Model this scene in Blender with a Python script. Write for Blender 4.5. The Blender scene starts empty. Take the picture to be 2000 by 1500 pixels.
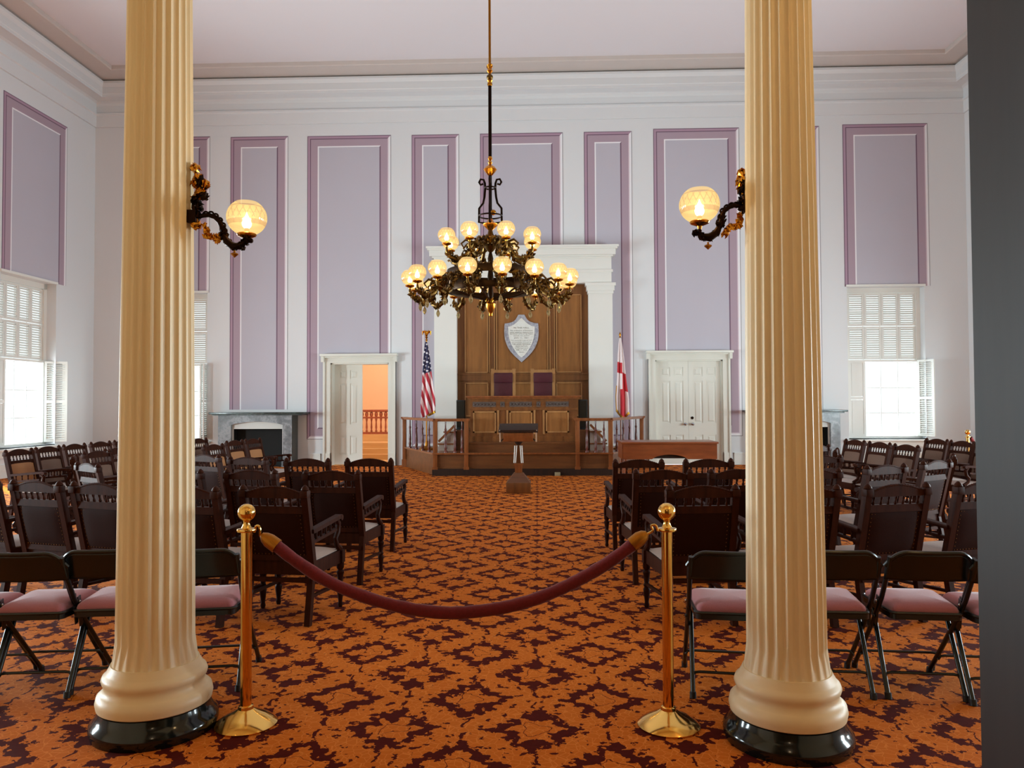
import bpy, bmesh, math, random
from mathutils import Vector, Matrix
random.seed(7)
PI = math.pi
R = math.radians
SC = bpy.context.scene
COL = SC.collection

# ---------------------------------------------------------------- camera
CAM = Vector((0, 0, 1.5))
FPX = 1500.0                       # focal length in pixels of a 2000 px wide frame
YAW, PITCH, ROLL = R(1.9), R(1.45), R(0.26)
_F = Vector((-math.sin(YAW) * math.cos(PITCH), math.cos(YAW) * math.cos(PITCH), math.sin(PITCH)))
_R0 = Vector((math.cos(YAW), math.sin(YAW), 0))
_U0 = _R0.cross(_F)
_RT = _R0 * math.cos(ROLL) - _U0 * math.sin(ROLL)
_UP = _U0 * math.cos(ROLL) + _R0 * math.sin(ROLL)
cd = bpy.data.cameras.new('camera'); cam = bpy.data.objects.new('camera', cd); COL.objects.link(cam)
cd.sensor_width = 36.0; cd.lens = 36.0 * FPX / 2000.0; cd.clip_start = 0.02; cd.clip_end = 200
cam.matrix_world = Matrix(((_RT.x, _UP.x, -_F.x, CAM.x), (_RT.y, _UP.y, -_F.y, CAM.y), (_RT.z, _UP.z, -_F.z, CAM.z), (0, 0, 0, 1)))
SC.camera = cam

# ---------------------------------------------------------------- exposure, world, daylight
vs = SC.view_settings
SC.display_settings.display_device = 'sRGB'
vs.view_transform = 'Standard'; vs.look = 'None'; vs.exposure = EXPOSURE = 0.0; vs.gamma = 1.0; vs.use_curve_mapping = False
SC.cycles.use_denoising = True
SC.cycles.max_bounces = 8; SC.cycles.diffuse_bounces = 5; SC.cycles.glossy_bounces = 3
SC.cycles.transparent_max_bounces = 12; SC.cycles.sample_clamp_indirect = 6.0
SC.cycles.caustics_reflective = False; SC.cycles.caustics_refractive = False
wd = bpy.data.worlds.new('world'); SC.world = wd; wd.use_nodes = True
wd.node_tree.nodes['Background'].inputs[0].default_value = (0.93, 0.97, 1.0, 1)
wd.node_tree.nodes['Background'].inputs[1].default_value = 1.25

XL, XR, YB, YF = -11.05, 10.35, 18.75, 0.9       # left, right, far and near walls
ZC = 9.62                                        # ceiling
X0 = -0.35                                       # middle of the hall
WIN_W, WIN_Z0, WIN_Z1 = 1.84, 0.62, 4.28         # window openings
WIN_SIDE_Y = (16.33, 12.6, 8.9, 5.4)
WIN_BACK = (-9.1, 8.4)

def area(name, loc, rot, sx, sy, power, color):
    l = bpy.data.lights.new(name, 'AREA'); l.shape = 'RECTANGLE'; l.size = sx; l.size_y = sy; l.energy = power; l.color = color
    o = bpy.data.objects.new(name, l); COL.objects.link(o); o.location = loc; o.rotation_euler = rot
    return o
DAY = (0.79, 0.92, 1.0)
zc = WIN_Z0 + 0.97
for k, y in enumerate(WIN_SIDE_Y):
    area('daylight', (XL - 0.45, y + 0.1, zc), (0, R(-90), 0), 1.75, 1.3, (70, 860, 840, 760)[k], DAY)
    area('daylight', (XR + 0.45, y - 0.1, zc), (0, R(90), 0), 1.75, 1.3, (110, 660, 640, 560)[k], DAY)
for x in WIN_BACK:
    area('daylight', (x + 0.1, YB + 0.45, zc), (R(-90), 0, 0), 1.3, 1.75, 50, DAY)

def point(name, loc, power, color, r=0.03):
    l = bpy.data.lights.new(name, 'POINT'); l.energy = power; l.color = color; l.shadow_soft_size = r
    o = bpy.data.objects.new(name, l); COL.objects.link(o); o.location = loc
    return o
WARM = (1.0, 0.66, 0.30)

# ---------------------------------------------------------------- pixel -> place (frame taken as 2000 x 1500)
def ray(x, y):
    return _F + _RT * ((x - 1000) / FPX) + _UP * ((750 - y) / FPX)
def P(x, y, Y):
    d = ray(x, y); return CAM + d * (Y / d.y)
def PX(x, y, X):
    d = ray(x, y); return CAM + d * (X / d.x)
def PZ(x, y, z):
    d = ray(x, y); return CAM + d * ((z - CAM.z) / d.z)

# ---------------------------------------------------------------- objects
def link(name, mesh, parent=None, m=None):
    o = bpy.data.objects.new(name, mesh); COL.objects.link(o)
    if parent is not None: o.parent = parent
    return o
def tag(o, label=None, cat=None, group=None, kind=None):
    if label: o['label'] = label
    if cat: o['category'] = cat
    if group: o['group'] = group
    if kind: o['kind'] = kind
    return o
def empty(name, loc, rz=0.0, label=None, cat=None, group=None, kind=None):
    o = bpy.data.objects.new(name, None); COL.objects.link(o); o.empty_display_size = 0.1
    o.location = loc; o.rotation_euler = (0, 0, rz)
    return tag(o, label, cat, group, kind)
def copy_tree(o, parent=None):
    c = o.copy(); COL.objects.link(c)
    if parent is not None: c.parent = parent
    for ch in list(o.children): copy_tree(ch, c)
    return c

class MB:
    """collects boxes, tubes, lathes and prisms; build() links them as one mesh object"""
    def __init__(s): s.v = []; s.f = []; s.mi = []; s.sm = []
    def add(s, vs, fs, mi=0, smooth=False, M=None):
        b = len(s.v)
        for p in vs:
            p = Vector(p)
            s.v.append(M @ p if M is not None else p)
        for f in fs:
            s.f.append([b + i for i in f]); s.mi.append(mi); s.sm.append(smooth)
        return s
    def box(s, c, d, mi=0, M=None, bev=0.0):
        x, y, z = c; a, b, e = d[0] / 2, d[1] / 2, d[2] / 2
        if bev <= 0:
            vs = [(x + i * a, y + j * b, z + k * e) for k in (-1, 1) for j in (-1, 1) for i in (-1, 1)]
            fs = [(0, 2, 3, 1), (4, 5, 7, 6), (0, 1, 5, 4), (2, 6, 7, 3), (0, 4, 6, 2), (1, 3, 7, 5)]
            return s.add(vs, fs, mi, False, M)
        bm = bmesh.new(); bmesh.ops.create_cube(bm, size=1.0)
        for v in bm.verts: v.co = Vector((x + v.co.x * d[0], y + v.co.y * d[1], z + v.co.z * d[2]))
        bmesh.ops.bevel(bm, geom=bm.edges[:], offset=min(bev, 0.49 * min(d)), segments=2, profile=0.6, affect='EDGES')
        return s.bm(bm, mi, True, M)
    def bb(s, x0, x1, y0, y1, z0, z1, mi=0, M=None, bev=0.0):
        return s.box(((x0 + x1) / 2, (y0 + y1) / 2, (z0 + z1) / 2), (abs(x1 - x0), abs(y1 - y0), abs(z1 - z0)), mi, M, bev)
    def bm(s, bm, mi=0, smooth=False, M=None):
        bm.verts.ensure_lookup_table(); bm.verts.index_update()
        s.add([v.co.copy() for v in bm.verts], [[v.index for v in f.verts] for f in bm.faces], mi, smooth, M)
        bm.free(); return s
    def bar(s, p0, p1, w, h=None, mi=0, w1=None, h1=None, upv=(0, 0, 1)):
        """rectangular bar between two points"""
        p0, p1 = Vector(p0), Vector(p1); d = (p1 - p0).normalized()
        u = Vector(upv)
        if abs(d.dot(u)) > 0.98: u = Vector((0, 1, 0))
        a = d.cross(u).normalized(); b = a.cross(d).normalized()
        h = w if h is None else h; w1 = w if w1 is None else w1; h1 = h if h1 is None else h1
        vs = [p0 + a * i * w / 2 + b * j * h / 2 for j in (-1, 1) for i in (-1, 1)] + [p1 + a * i * w1 / 2 + b * j * h1 / 2 for j in (-1, 1) for i in (-1, 1)]
        return s.add(vs, [(0, 1, 3, 2), (4, 6, 7, 5), (0, 4, 5, 1), (1, 5, 7, 3), (3, 7, 6, 2), (2, 6, 4, 0)], mi)
    def tube(s, pts, r, n=10, mi=0, closed=False, cap=True, smooth=True):
        pts = [Vector(p) for p in pts]; m = len(pts)
        rs = r if isinstance(r, (list, tuple)) else [r] * m
        vs = []; prev = None
        for i, p in enumerate(pts):
            if closed: d = pts[(i + 1) % m] - pts[i - 1]
            else: d = pts[min(i + 1, m - 1)] - pts[max(i - 1, 0)]
            d.normalize()
            if prev is None:
                u = Vector((0, 0, 1)) if abs(d.z) < 0.9 else Vector((1, 0, 0))
                a = d.cross(u).normalized()
            else:
                a = prev - d * prev.dot(d)
                a.normalize()
            prev = a; b = d.cross(a)
            for k in range(n):
                t = 2 * PI * k / n
                vs.append(p + (a * math.cos(t) + b * math.sin(t)) * rs[i])
        fs = []
        for i in range(m if closed else m - 1):
            j = (i + 1) % m
            for k in range(n):
                fs.append((i * n + k, i * n + (k + 1) % n, j * n + (k + 1) % n, j * n + k))
        if cap and not closed:
            fs.append(tuple(range(n - 1, -1, -1))); fs.append(tuple((m - 1) * n + k for k in range(n)))
        return s.add(vs, fs, mi, smooth)
    def lathe(s, prof, n=24, mi=0, c=(0, 0, 0), M=None, smooth=True, cap=True):
        """prof: list of (radius, height)"""
        vs = []; fs = []; m = len(prof)
        for r, z in prof:
            for k in range(n):
                t = 2 * PI * k / n
                vs.append((c[0] + r * math.cos(t), c[1] + r * math.sin(t), c[2] + z))
        for i in range(m - 1):
            for k in range(n):
                fs.append((i * n + k, i * n + (k + 1) % n, (i + 1) * n + (k + 1) % n, (i + 1) * n + k))
        if cap:
            if prof[0][0] > 1e-4: fs.append(tuple(range(n - 1, -1, -1)))
            if prof[-1][0] > 1e-4: fs.append(tuple((m - 1) * n + k for k in range(n)))
        return s.add(vs, fs, mi, smooth, M)
    def prism(s, poly, y0, y1, mi=0, M=None, smooth=False):
        """polygon in x,z (counter-clockwise seen from -y) extruded in y"""
        n = len(poly)
        vs = [(x, y0, z) for x, z in poly] + [(x, y1, z) for x, z in poly]
        fs = [tuple(range(n)), tuple(range(2 * n - 1, n - 1, -1))] + [(i, i + n, (i + 1) % n + n, (i + 1) % n) for i in range(n)]
        return s.add(vs, fs, mi, smooth, M)
    def ball(s, c, r, n=14, mi=0, sz=1.0):
        k = max(6, n // 2)
        return s.lathe([(r * math.sin(PI * i / k), -r * sz * math.cos(PI * i / k)) for i in range(k + 1)], n, mi, c, cap=False)
    def grid(s, fn, nu, nv, mi=0, smooth=True, closed_u=False):
        vs = [fn(i / nu, j / nv) for j in range(nv + 1) for i in range(nu + 1)]
        fs = [(j * (nu + 1) + i, j * (nu + 1) + i + 1, (j + 1) * (nu + 1) + i + 1, (j + 1) * (nu + 1) + i) for j in range(nv) for i in range(nu)]
        return s.add(vs, fs, mi, smooth)
    def mesh(s, name, mats):
        me = bpy.data.meshes.new(name)
        me.from_pydata([tuple(v) for v in s.v], [], s.f)
        for m in (mats if isinstance(mats, (list, tuple)) else [mats]): me.materials.append(m)
        me.polygons.foreach_set('material_index', s.mi); me.polygons.foreach_set('use_smooth', s.sm)
        me.update()
        bm = bmesh.new(); bm.from_mesh(me); bmesh.ops.recalc_face_normals(bm, faces=bm.faces[:]); bm.to_mesh(me); bm.free()
        if any(s.sm):
            try: me.set_sharp_from_angle(angle=R(40))
            except Exception: pass
        return me
    def build(s, name, mats, parent=None, label=None, kind=None):
        o = link(name, s.mesh(name, mats), parent)
        if label: o['label'] = label
        if kind: o['kind'] = kind
        return o

# ---------------------------------------------------------------- materials
def lin(c): 
    c = c / 255.0
    return c / 12.92 if c <= 0.04045 else ((c + 0.055) / 1.055) ** 2.4
def rgb(r, g, b): return (lin(r), lin(g), lin(b), 1.0)

class NT:
    def __init__(s, name):
        s.m = bpy.data.materials.new(name); s.m.use_nodes = True
        s.t = s.m.node_tree; s.n = s.t.nodes; s.bsdf = s.n['Principled BSDF']; s.out = s.n['Material Output']
    def new(s, t, **kw):
        n = s.n.new(t)
        for k, v in kw.items(): setattr(n, k, v)
        return n
    def put(s, sock, v):
        if isinstance(v, bpy.types.NodeSocket): s.t.links.new(v, sock)
        else: sock.default_value = v
    def math(s, op, a, b=0.0, c=None):
        n = s.new('ShaderNodeMath', operation=op); s.put(n.inputs[0], a); s.put(n.inputs[1], b)
        if c is not None: s.put(n.inputs[2], c)
        return n.outputs[0]
    def mix(s, f, a, b):
        n = s.new('ShaderNodeMix', data_type='RGBA'); s.put(n.inputs[0], f); s.put(n.inputs[6], a); s.put(n.inputs[7], b)
        return n.outputs[2]
    def noise(s, scale, detail=3.0, vec=None, rough=0.55, out=0):
        n = s.new('ShaderNodeTexNoise'); n.inputs['Scale'].default_value = scale; n.inputs['Detail'].default_value = detail
        n.inputs['Roughness'].default_value = rough
        if vec is not None: s.t.links.new(vec, n.inputs['Vector'])
        return n.outputs[out]
    def ramp(s, f, stops):
        n = s.new('ShaderNodeValToRGB'); e = n.color_ramp.elements
        while len(e) < len(stops): e.new(0.5)
        for el, (p, c) in zip(e, stops): el.position = p; el.color = c
        s.put(n.inputs[0], f); return n.outputs[0]
    def scaled(s, sx, sy, sz, space='Object'):
        c = s.new('ShaderNodeTexCoord'); mp = s.new('ShaderNodeMapping'); mp.inputs['Scale'].default_value = (sx, sy, sz)
        s.t.links.new(c.outputs[space], mp.inputs['Vector']); return mp.outputs[0]
    def pos(s):
        g = s.new('ShaderNodeNewGeometry'); x = s.new('ShaderNodeSeparateXYZ'); s.t.links.new(g.outputs['Position'], x.inputs[0]); return x.outputs, g.outputs['Position']
    def bump(s, h, strength=0.2, dist=0.01):
        n = s.new('ShaderNodeBump'); n.inputs['Strength'].default_value = strength; n.inputs['Distance'].default_value = dist
        s.put(n.inputs['Height'], h); s.t.links.new(n.outputs[0], s.bsdf.inputs['Normal'])
    def base(s, col, rough=0.5, metal=0.0, spec=None, coat=None):
        s.put(s.bsdf.inputs['Base Color'], col); s.put(s.bsdf.inputs['Roughness'], rough); s.bsdf.inputs['Metallic'].default_value = metal
        if spec is not None: s.bsdf.inputs['Specular IOR Level'].default_value = spec
        if coat: s.bsdf.inputs['Coat Weight'].default_value = coat; s.bsdf.inputs['Coat Roughness'].default_value = 0.15
        return s

def paint(name, c, rough=0.6, var=0.04, scale=3.0, bump=0.0):
    t = NT(name); a = rgb(*c); b = tuple(x * (1 - var * 2) for x in a[:3]) + (1,); v = t.scaled(1, 1, 1)
    t.base(t.mix(t.noise(scale, 4, v), a, b), rough)
    if bump: t.bump(t.noise(60, 3, v), bump, 0.004)
    return t.m
def wood(name, c1, c2, rough=0.4, grain=(28, 28, 1.6), coat=None, spec=None):
    t = NT(name); v = t.scaled(*grain)
    f = t.noise(1.0, 5, v, 0.62)
    t.base(t.ramp(f, [(0.32, rgb(*c1)), (0.7, rgb(*c2))]), rough, spec=spec, coat=coat); t.bump(f, 0.06, 0.003)
    return t.m
def metal(name, c, rough=0.25, var=0.08):
    t = NT(name); n = t.noise(9, 3, t.scaled(1, 1, 1)); a = rgb(*c)
    t.base(t.mix(n, a, tuple(x * (1 - 3 * var) for x in a[:3]) + (1,)), t.math('MULTIPLY_ADD', n, 0.12, rough - 0.06), 1.0)
    return t.m
def marble(name, c1, c2, rough=0.18, scale=2.2):
    t = NT(name); v = t.scaled(1, 1, 1)
    w = t.noise(scale, 6, v, 0.65); f = t.math('ABSOLUTE', t.math('SUBTRACT', w, 0.5))
    t.base(t.ramp(f, [(0.0, rgb(*c2)), (0.05, rgb(*[(a + b) / 2 for a, b in zip(c1, c2)])), (0.16, rgb(*c1))]), rough)
    return t.m
def fabric(name, c1, c2, scale=220, rough=0.9, sheen=0.3, bump=0.15):
    t = NT(name); n = t.noise(scale, 2, t.scaled(1, 1, 1))
    t.base(t.mix(n, rgb(*c1), rgb(*c2)), rough); t.bsdf.inputs['Sheen Weight'].default_value = sheen
    t.bump(n, bump, 0.002)
    return t.m
M = {}
M['wall'] = paint('wall_paint', (219, 221, 223), 0.55, 0.015, 0.8)
M['ceiling'] = paint('ceiling_paint', (226, 221, 224), 0.7, 0.012, 0.6)
M['white'] = paint('white_trim_paint', (228, 228, 222), 0.4, 0.015, 2.0)
M['door_white'] = paint('door_paint', (222, 222, 212), 0.4, 0.015, 2.0)
M['mauve'] = paint('mauve_paint', (170, 149, 162), 0.6, 0.02, 2.0)
M['mauve_dark'] = paint('dark_mauve_line', (112, 86, 106), 0.6, 0.02)
M['mauve_pink'] = paint('pale_mauve_line', (172, 142, 160), 0.6, 0.02)
M['rose_white'] = paint('rose_white_line', (208, 190, 200), 0.6, 0.02)
M['line_grey'] = paint('grey_line', (150, 148, 152), 0.6, 0.02)
M['bead_white'] = paint('bead_white', (236, 234, 238), 0.6, 0.01)
M['lilac'] = paint('lilac_paint', (187, 183, 194), 0.6, 0.02, 1.2)
M['cream'] = paint('column_cream_paint', (230, 210, 174), 0.42, 0.02, 2.0, 0.05)
M['black_gloss'] = paint('black_gloss_paint', (16, 22, 22), 0.12, 0.1)
M['oak'] = wood('oak_panelling', (118, 74, 34), (150, 98, 48), 0.42, (9, 9, 0.9))
M['oak_dark'] = wood('oak_stiles', (98, 58, 26), (128, 80, 38), 0.42, (9, 9, 0.9))
M['oak_edge'] = wood('oak_moulding', (140, 98, 58), (172, 124, 76), 0.35, (9, 9, 0.9))
M['rostrum'] = wood('rostrum_wood', (92, 52, 24), (126, 76, 36), 0.35, (10, 10, 1.2))
M['rostrum_low'] = wood('rostrum_step_wood', (84, 46, 20), (112, 66, 30), 0.4, (1.2, 10, 10))
M['rostrum_base'] = wood('rostrum_base_wood', (34, 18, 11), (50, 28, 16), 0.6, spec=0.25)
M['carved'] = wood('carved_panel', (62, 48, 42), (96, 80, 72), 0.6, (40, 40, 40))
M['rail_wood'] = wood('railing_wood', (104, 56, 28), (140, 80, 42), 0.28, (14, 14, 2))
M['baluster_wood'] = wood('baluster_wood', (74, 34, 30), (104, 52, 40), 0.25, (14, 14, 2))
M['table_wood'] = wood('table_wood', (112, 54, 26), (138, 72, 36), 0.3, (2, 12, 12))
M['chair_wood'] = wood('dark_chair_wood', (42, 17, 8), (62, 28, 14), 0.5, (24, 24, 3), spec=0.1)
M['chair_leather'] = fabric('dark_brown_leather', (34, 11, 6), (42, 16, 9), 160, 0.7, 0.0, 0.2)
for k_ in ('chair_leather',): M[k_].node_tree.nodes['Principled BSDF'].inputs['Specular IOR Level'].default_value = 0.12
M['chair_cane'] = fabric('tan_leather', (150, 100, 58), (168, 116, 70), 160, 0.55, 0.0, 0.2)
M['chair_shaded'] = fabric('shaded_tan_leather', (92, 66, 52), (108, 80, 64), 160, 0.6, 0.0, 0.2)  # the tan leather again, with shade put into its colour
M['chair_seat'] = fabric('pale_seat_leather', (176, 160, 154), (190, 174, 166), 120, 0.5, 0.0, 0.15)
M['nail'] = metal('nail_head', (120, 84, 48), 0.35)
M['black_metal'] = paint('black_enamel', (14, 17, 17), 0.28, 0.1)
M['chrome'] = metal('steel_rivet', (190, 190, 196), 0.2)
M['pink'] = fabric('dusty_pink_fabric', (148, 84, 94), (172, 106, 116), 260, 0.95, 0.4, 0.4)
M['brass'] = metal('polished_brass', (236, 190, 104), 0.12, 0.02)
M['gilt'] = metal('gilt_brass', (206, 140, 46), 0.25, 0.06)
M['gilt_dull'] = metal('dull_gilt', (170, 112, 40), 0.42, 0.08)
M['bronze'] = metal('dark_bronze', (62, 46, 34), 0.4, 0.1)
M['iron'] = metal('black_bronze', (40, 26, 20), 0.42, 0.1)
M['antique'] = metal('antique_brass', (120, 92, 48), 0.38, 0.15)
M['velvet'] = fabric('crimson_velvet', (84, 8, 14), (116, 18, 26), 90, 0.95, 0.12, 0.9)
M['marble'] = marble('grey_marble', (92, 98, 104), (150, 156, 160), 0.2)
M['marble_dark'] = marble('dark_marble', (34, 46, 46), (70, 86, 84), 0.2, 3.0)
M['plaque'] = marble('grey_plaque_marble', (136, 136, 148), (176, 176, 184), 0.35, 7.0)
M['plaque_white'] = marble('white_plaque_marble', (214, 214, 206), (224, 224, 218), 0.4, 3.0)
M['ink'] = paint('engraved_letters', (92, 80, 66), 0.6)
M['soot'] = paint('firebox_black', (10, 10, 9), 0.8)
M['grate'] = paint('hearth_white_metal', (206, 208, 204), 0.4, 0.02)
M['speaker'] = paint('speaker_black', (14, 15, 17), 0.5, 0.1)
M['maroon'] = fabric('maroon_leather', (60, 14, 26), (78, 22, 36), 100, 0.42, 0.0, 0.1)
M['dark_door'] = wood('dark_stained_door', (24, 19, 18), (34, 27, 25), 0.5, (20, 20, 1.2))
M['orange_wall'] = paint('orange_wall_paint', (234, 198, 160), 0.6, 0.02)
M['tan_wood'] = wood('tan_stair_wood', (190, 148, 96), (206, 166, 114), 0.4, (1, 8, 8))
M['red_wood'] = wood('red_brown_balusters', (124, 58, 36), (150, 78, 50), 0.35)
M['hall_wall'] = paint('hall_paint', (176, 140, 92), 0.6)
M['stair_carpet'] = fabric('grey_stair_carpet', (146, 124, 112), (168, 146, 132), 90)
M['gallery'] = paint('gallery_soffit_paint', (214, 190, 150), 0.6)
M['ceiling_band'] = paint('ceiling_band_grey', (206, 196, 190), 0.6)  # stepped border, slightly darker and greyer than the ceiling
M['outlet'] = paint('outlet_metal', (150, 140, 110), 0.4)
M['paper'] = paint('white_board', (226, 224, 218), 0.5)
M['lamp_gold'] = metal('gold_fringe', (210, 160, 60), 0.5)

# clear glass of the windows
t = NT('window_glass'); g = t.new('ShaderNodeBsdfGlossy'); g.inputs['Roughness'].default_value = 0.02
tr = t.new('ShaderNodeBsdfTransparent'); tr.inputs[0].default_value = (0.96, 0.98, 0.97, 1); mx = t.new('ShaderNodeMixShader'); mx.inputs[0].default_value = 0.05
t.t.links.new(tr.outputs[0], mx.inputs[1]); t.t.links.new(g.outputs[0], mx.inputs[2]); t.t.links.new(mx.outputs[0], t.out.inputs[0]); M['glass'] = t.m
# crystal drops
t = NT('crystal'); t.base(rgb(226, 206, 150), 0.08); t.bsdf.inputs['Transmission Weight'].default_value = 0.7; t.bsdf.inputs['IOR'].default_value = 1.5; M['crystal'] = t.m
# flame bulb
t = NT('bulb_light'); t.base(rgb(255, 220, 150), 0.4); t.bsdf.inputs['Emission Color'].default_value = (1.0, 0.80, 0.42, 1); t.bsdf.inputs['Emission Strength'].default_value = 14.0; M['bulb'] = t.m
# etched glass globe, lit from within
t = NT('etched_globe_glass')
tc = t.new('ShaderNodeTexCoord'); sx = t.new('ShaderNodeSeparateXYZ'); t.t.links.new(tc.outputs['Object'], sx.inputs[0])
ox, oy, oz = sx.outputs
ang = t.math('DIVIDE', t.math('ARCTAN2', oy, ox), 2 * PI / 18)
hz = t.math('MULTIPLY', oz, 16.0)
def _line(v): 
    return t.math('LESS_THAN', t.math('ABSOLUTE', t.math('SUBTRACT', t.math('FRACT', v), 0.5)), 0.07)
cross = t.math('MAXIMUM', _line(t.math('ADD', ang, hz)), _line(t.math('SUBTRACT', ang, hz)))
inband = t.math('LESS_THAN', t.math('ABSOLUTE', t.math('SUBTRACT', oz, 0.014)), 0.026)
bands = t.math('MAXIMUM', t.math('LESS_THAN', t.math('ABSOLUTE', t.math('SUBTRACT', oz, 0.046)), 0.004), t.math('LESS_THAN', t.math('ABSOLUTE', t.math('ADD', oz, 0.030)), 0.010))
etch = t.math('MAXIMUM', t.math('MULTIPLY', cross, inband), bands)
em = t.new('ShaderNodeEmission'); t.put(em.inputs[0], t.mix(etch, (1.0, 0.66, 0.23, 1), (1.0, 0.56, 0.22, 1))); lw_ = t.new('ShaderNodeLayerWeight'); t.put(em.inputs[1], t.math('ADD', t.math('MULTIPLY_ADD', etch, -0.4, 1.25), t.math('MULTIPLY', t.math('POWER', t.math('SUBTRACT', 1.0, lw_.outputs['Facing']), 3.0), 0.5)))
tl = t.new('ShaderNodeBsdfTranslucent'); tl.inputs[0].default_value = rgb(250, 235, 205)
tr = t.new('ShaderNodeBsdfTransparent'); tr.inputs[0].default_value = (1, 0.95, 0.82, 1)
gl = t.new('ShaderNodeBsdfGlossy'); gl.inputs['Roughness'].default_value = 0.08
a1 = t.new('ShaderNodeMixShader'); a1.inputs[0].default_value = 0.38; t.t.links.new(em.outputs[0], a1.inputs[1]); t.t.links.new(tr.outputs[0], a1.inputs[2])
a2 = t.new('ShaderNodeMixShader'); a2.inputs[0].default_value = 0.06; t.t.links.new(a1.outputs[0], a2.inputs[1]); t.t.links.new(gl.outputs[0], a2.inputs[2])
t.t.links.new(a2.outputs[0], t.out.inputs[0]); M['globe'] = t.m

# patterned carpet: two kinds of flower in dark lozenges on an orange leaf ground
t = NT('floral_carpet')
(pxs, pos) = t.pos()
nv = t.new('ShaderNodeTexNoise'); nv.inputs['Scale'].default_value = 11.0; nv.inputs['Detail'].default_value = 3.0; t.t.links.new(pos, nv.inputs['Vector'])
sp = t.new('ShaderNodeSeparateXYZ'); t.t.links.new(nv.outputs['Color'], sp.inputs[0])
u = t.math('ADD', t.math('DIVIDE', t.math('ADD', pxs[0], 0.35), 0.667), t.math('MULTIPLY_ADD', sp.outputs[0], 0.16, -0.08))
v = t.math('ADD', t.math('DIVIDE', t.math('SUBTRACT', pxs[1], 3.93), 0.72), t.math('MULTIPLY_ADD', sp.outputs[1], 0.16, -0.08))
def cell(a, sh): return t.math('SUBTRACT', t.math('FRACT', t.math('ADD', a, sh + 40.0)), 0.5)
uA, vA, uB, vB = cell(u, 0.5), cell(v, 0.5), cell(u, 0.0), cell(v, 0.0)
dA = t.math('ADD', t.math('ABSOLUTE', uA), t.math('ABSOLUTE', vA))
isB = t.math('GREATER_THAN', dA, 0.5)
def pick(a, b): return t.math('ADD', t.math('MULTIPLY', a, t.math('SUBTRACT', 1.0, isB)), t.math('MULTIPLY', b, isB))
du, dv = pick(uA, uB), pick(vA, vB)
d = t.math('ADD', t.math('ABSOLUTE', du), t.math('ABSOLUTE', dv))
r = t.math('SQRT', t.math('ADD', t.math('MULTIPLY', du, du), t.math('MULTIPLY', dv, dv)))
an = t.math('ARCTAN2', dv, du)
nf = t.noise(38, 2, pos); outer = t.math('ADD', t.math('MULTIPLY_ADD', t.math('SINE', t.math('MULTIPLY', an, 14.0)), 0.03, 0.295), t.math('MULTIPLY_ADD', nf, 0.22, -0.07))
petal = t.math('MULTIPLY_ADD', t.math('COSINE', t.math('MULTIPLY', an, pick(4.0, 6.0))), 0.042, 0.165)
lob = t.math('MULTIPLY_ADD', t.noise(30, 2, pos), 0.16, -0.085)
indark = t.math('MULTIPLY', t.math('LESS_THAN', d, outer), t.math('GREATER_THAN', r, t.math('ADD', petal, lob)))
vein = t.math('MULTIPLY', t.math('LESS_THAN', t.math('ABSOLUTE', du), 0.012), t.math('MULTIPLY', t.math('GREATER_THAN', d, 0.36), t.math('LESS_THAN', t.math('ABSOLUTE', dv), 0.47)))
fleck = t.math('MULTIPLY', t.math('GREATER_THAN', t.noise(17, 3, pos), 0.61), t.math('GREATER_THAN', d, 0.33))
gap = t.math('LESS_THAN', t.math('ABSOLUTE', t.math('SUBTRACT', r, t.math('MULTIPLY_ADD', t.math('COSINE', t.math('MULTIPLY', an, 3.0)), 0.02, 0.085))), 0.004)
dark = t.math('MAXIMUM', t.math('MAXIMUM', indark, vein), t.math('MAXIMUM', fleck, gap))
vo = t.new('ShaderNodeTexVoronoi', feature='DISTANCE_TO_EDGE'); vo.inputs['Scale'].default_value = 26.0; t.t.links.new(pos, vo.inputs['Vector'])
edge = t.math('LESS_THAN', vo.outputs['Distance'], 0.035)
org = t.mix(t.noise(4.0, 4, pos), rgb(190, 98, 24), rgb(210, 118, 40))
org = t.mix(t.math('MULTIPLY', edge, 0.6), org, rgb(226, 142, 66))
dk = t.mix(t.noise(30, 2, pos), rgb(66, 12, 6), rgb(86, 22, 12))
t.base(t.mix(dark, org, dk), 0.9, spec=0.1)
t.bump(t.noise(240, 2, pos), 0.25, 0.004)
M['carpet'] = t.m

# flags: the pattern lives in the uv map of the cloth (u across, v down, metres)
def flag_mat(name, fn):
    t = NT(name); uvn = t.new('ShaderNodeUVMap'); s_ = t.new('ShaderNodeSeparateXYZ'); t.t.links.new(uvn.outputs[0], s_.inputs[0])
    t.base(fn(t, s_.outputs[0], s_.outputs[1]), 0.75); t.bsdf.inputs['Sheen Weight'].default_value = 0.2; return t.m
def us(t, u, v):
    st = t.math('FRACT', t.math('DIVIDE', t.math('SUBTRACT', u, t.math('MULTIPLY', v, 0.30)), 0.118))
    stripes = t.mix(t.math('LESS_THAN', st, 0.5), rgb(232, 214, 214), rgb(176, 22, 44))
    # stars: round spots on a slanted lattice
    a = t.math('SUBTRACT', t.math('FRACT', t.math('DIVIDE', t.math('ADD', u, t.math('MULTIPLY', v, 0.35)), 0.072)), 0.5)
    b = t.math('SUBTRACT', t.math('FRACT', t.math('DIVIDE', t.math('SUBTRACT', v, t.math('MULTIPLY', u, 0.45)), 0.098)), 0.5)
    rr = t.math('ADD', t.math('MULTIPLY', a, a), t.math('MULTIPLY', t.math('MULTIPLY', b, b), 1.7))
    star = t.math('LESS_THAN', rr, 0.085)
    canton = t.mix(star, rgb(34, 32, 72), rgb(222, 218, 226))
    inc = t.math('LESS_THAN', t.math('ADD', v, t.math('MULTIPLY', u, 0.35)), 0.70)
    return t.mix(inc, stripes, canton)
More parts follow.
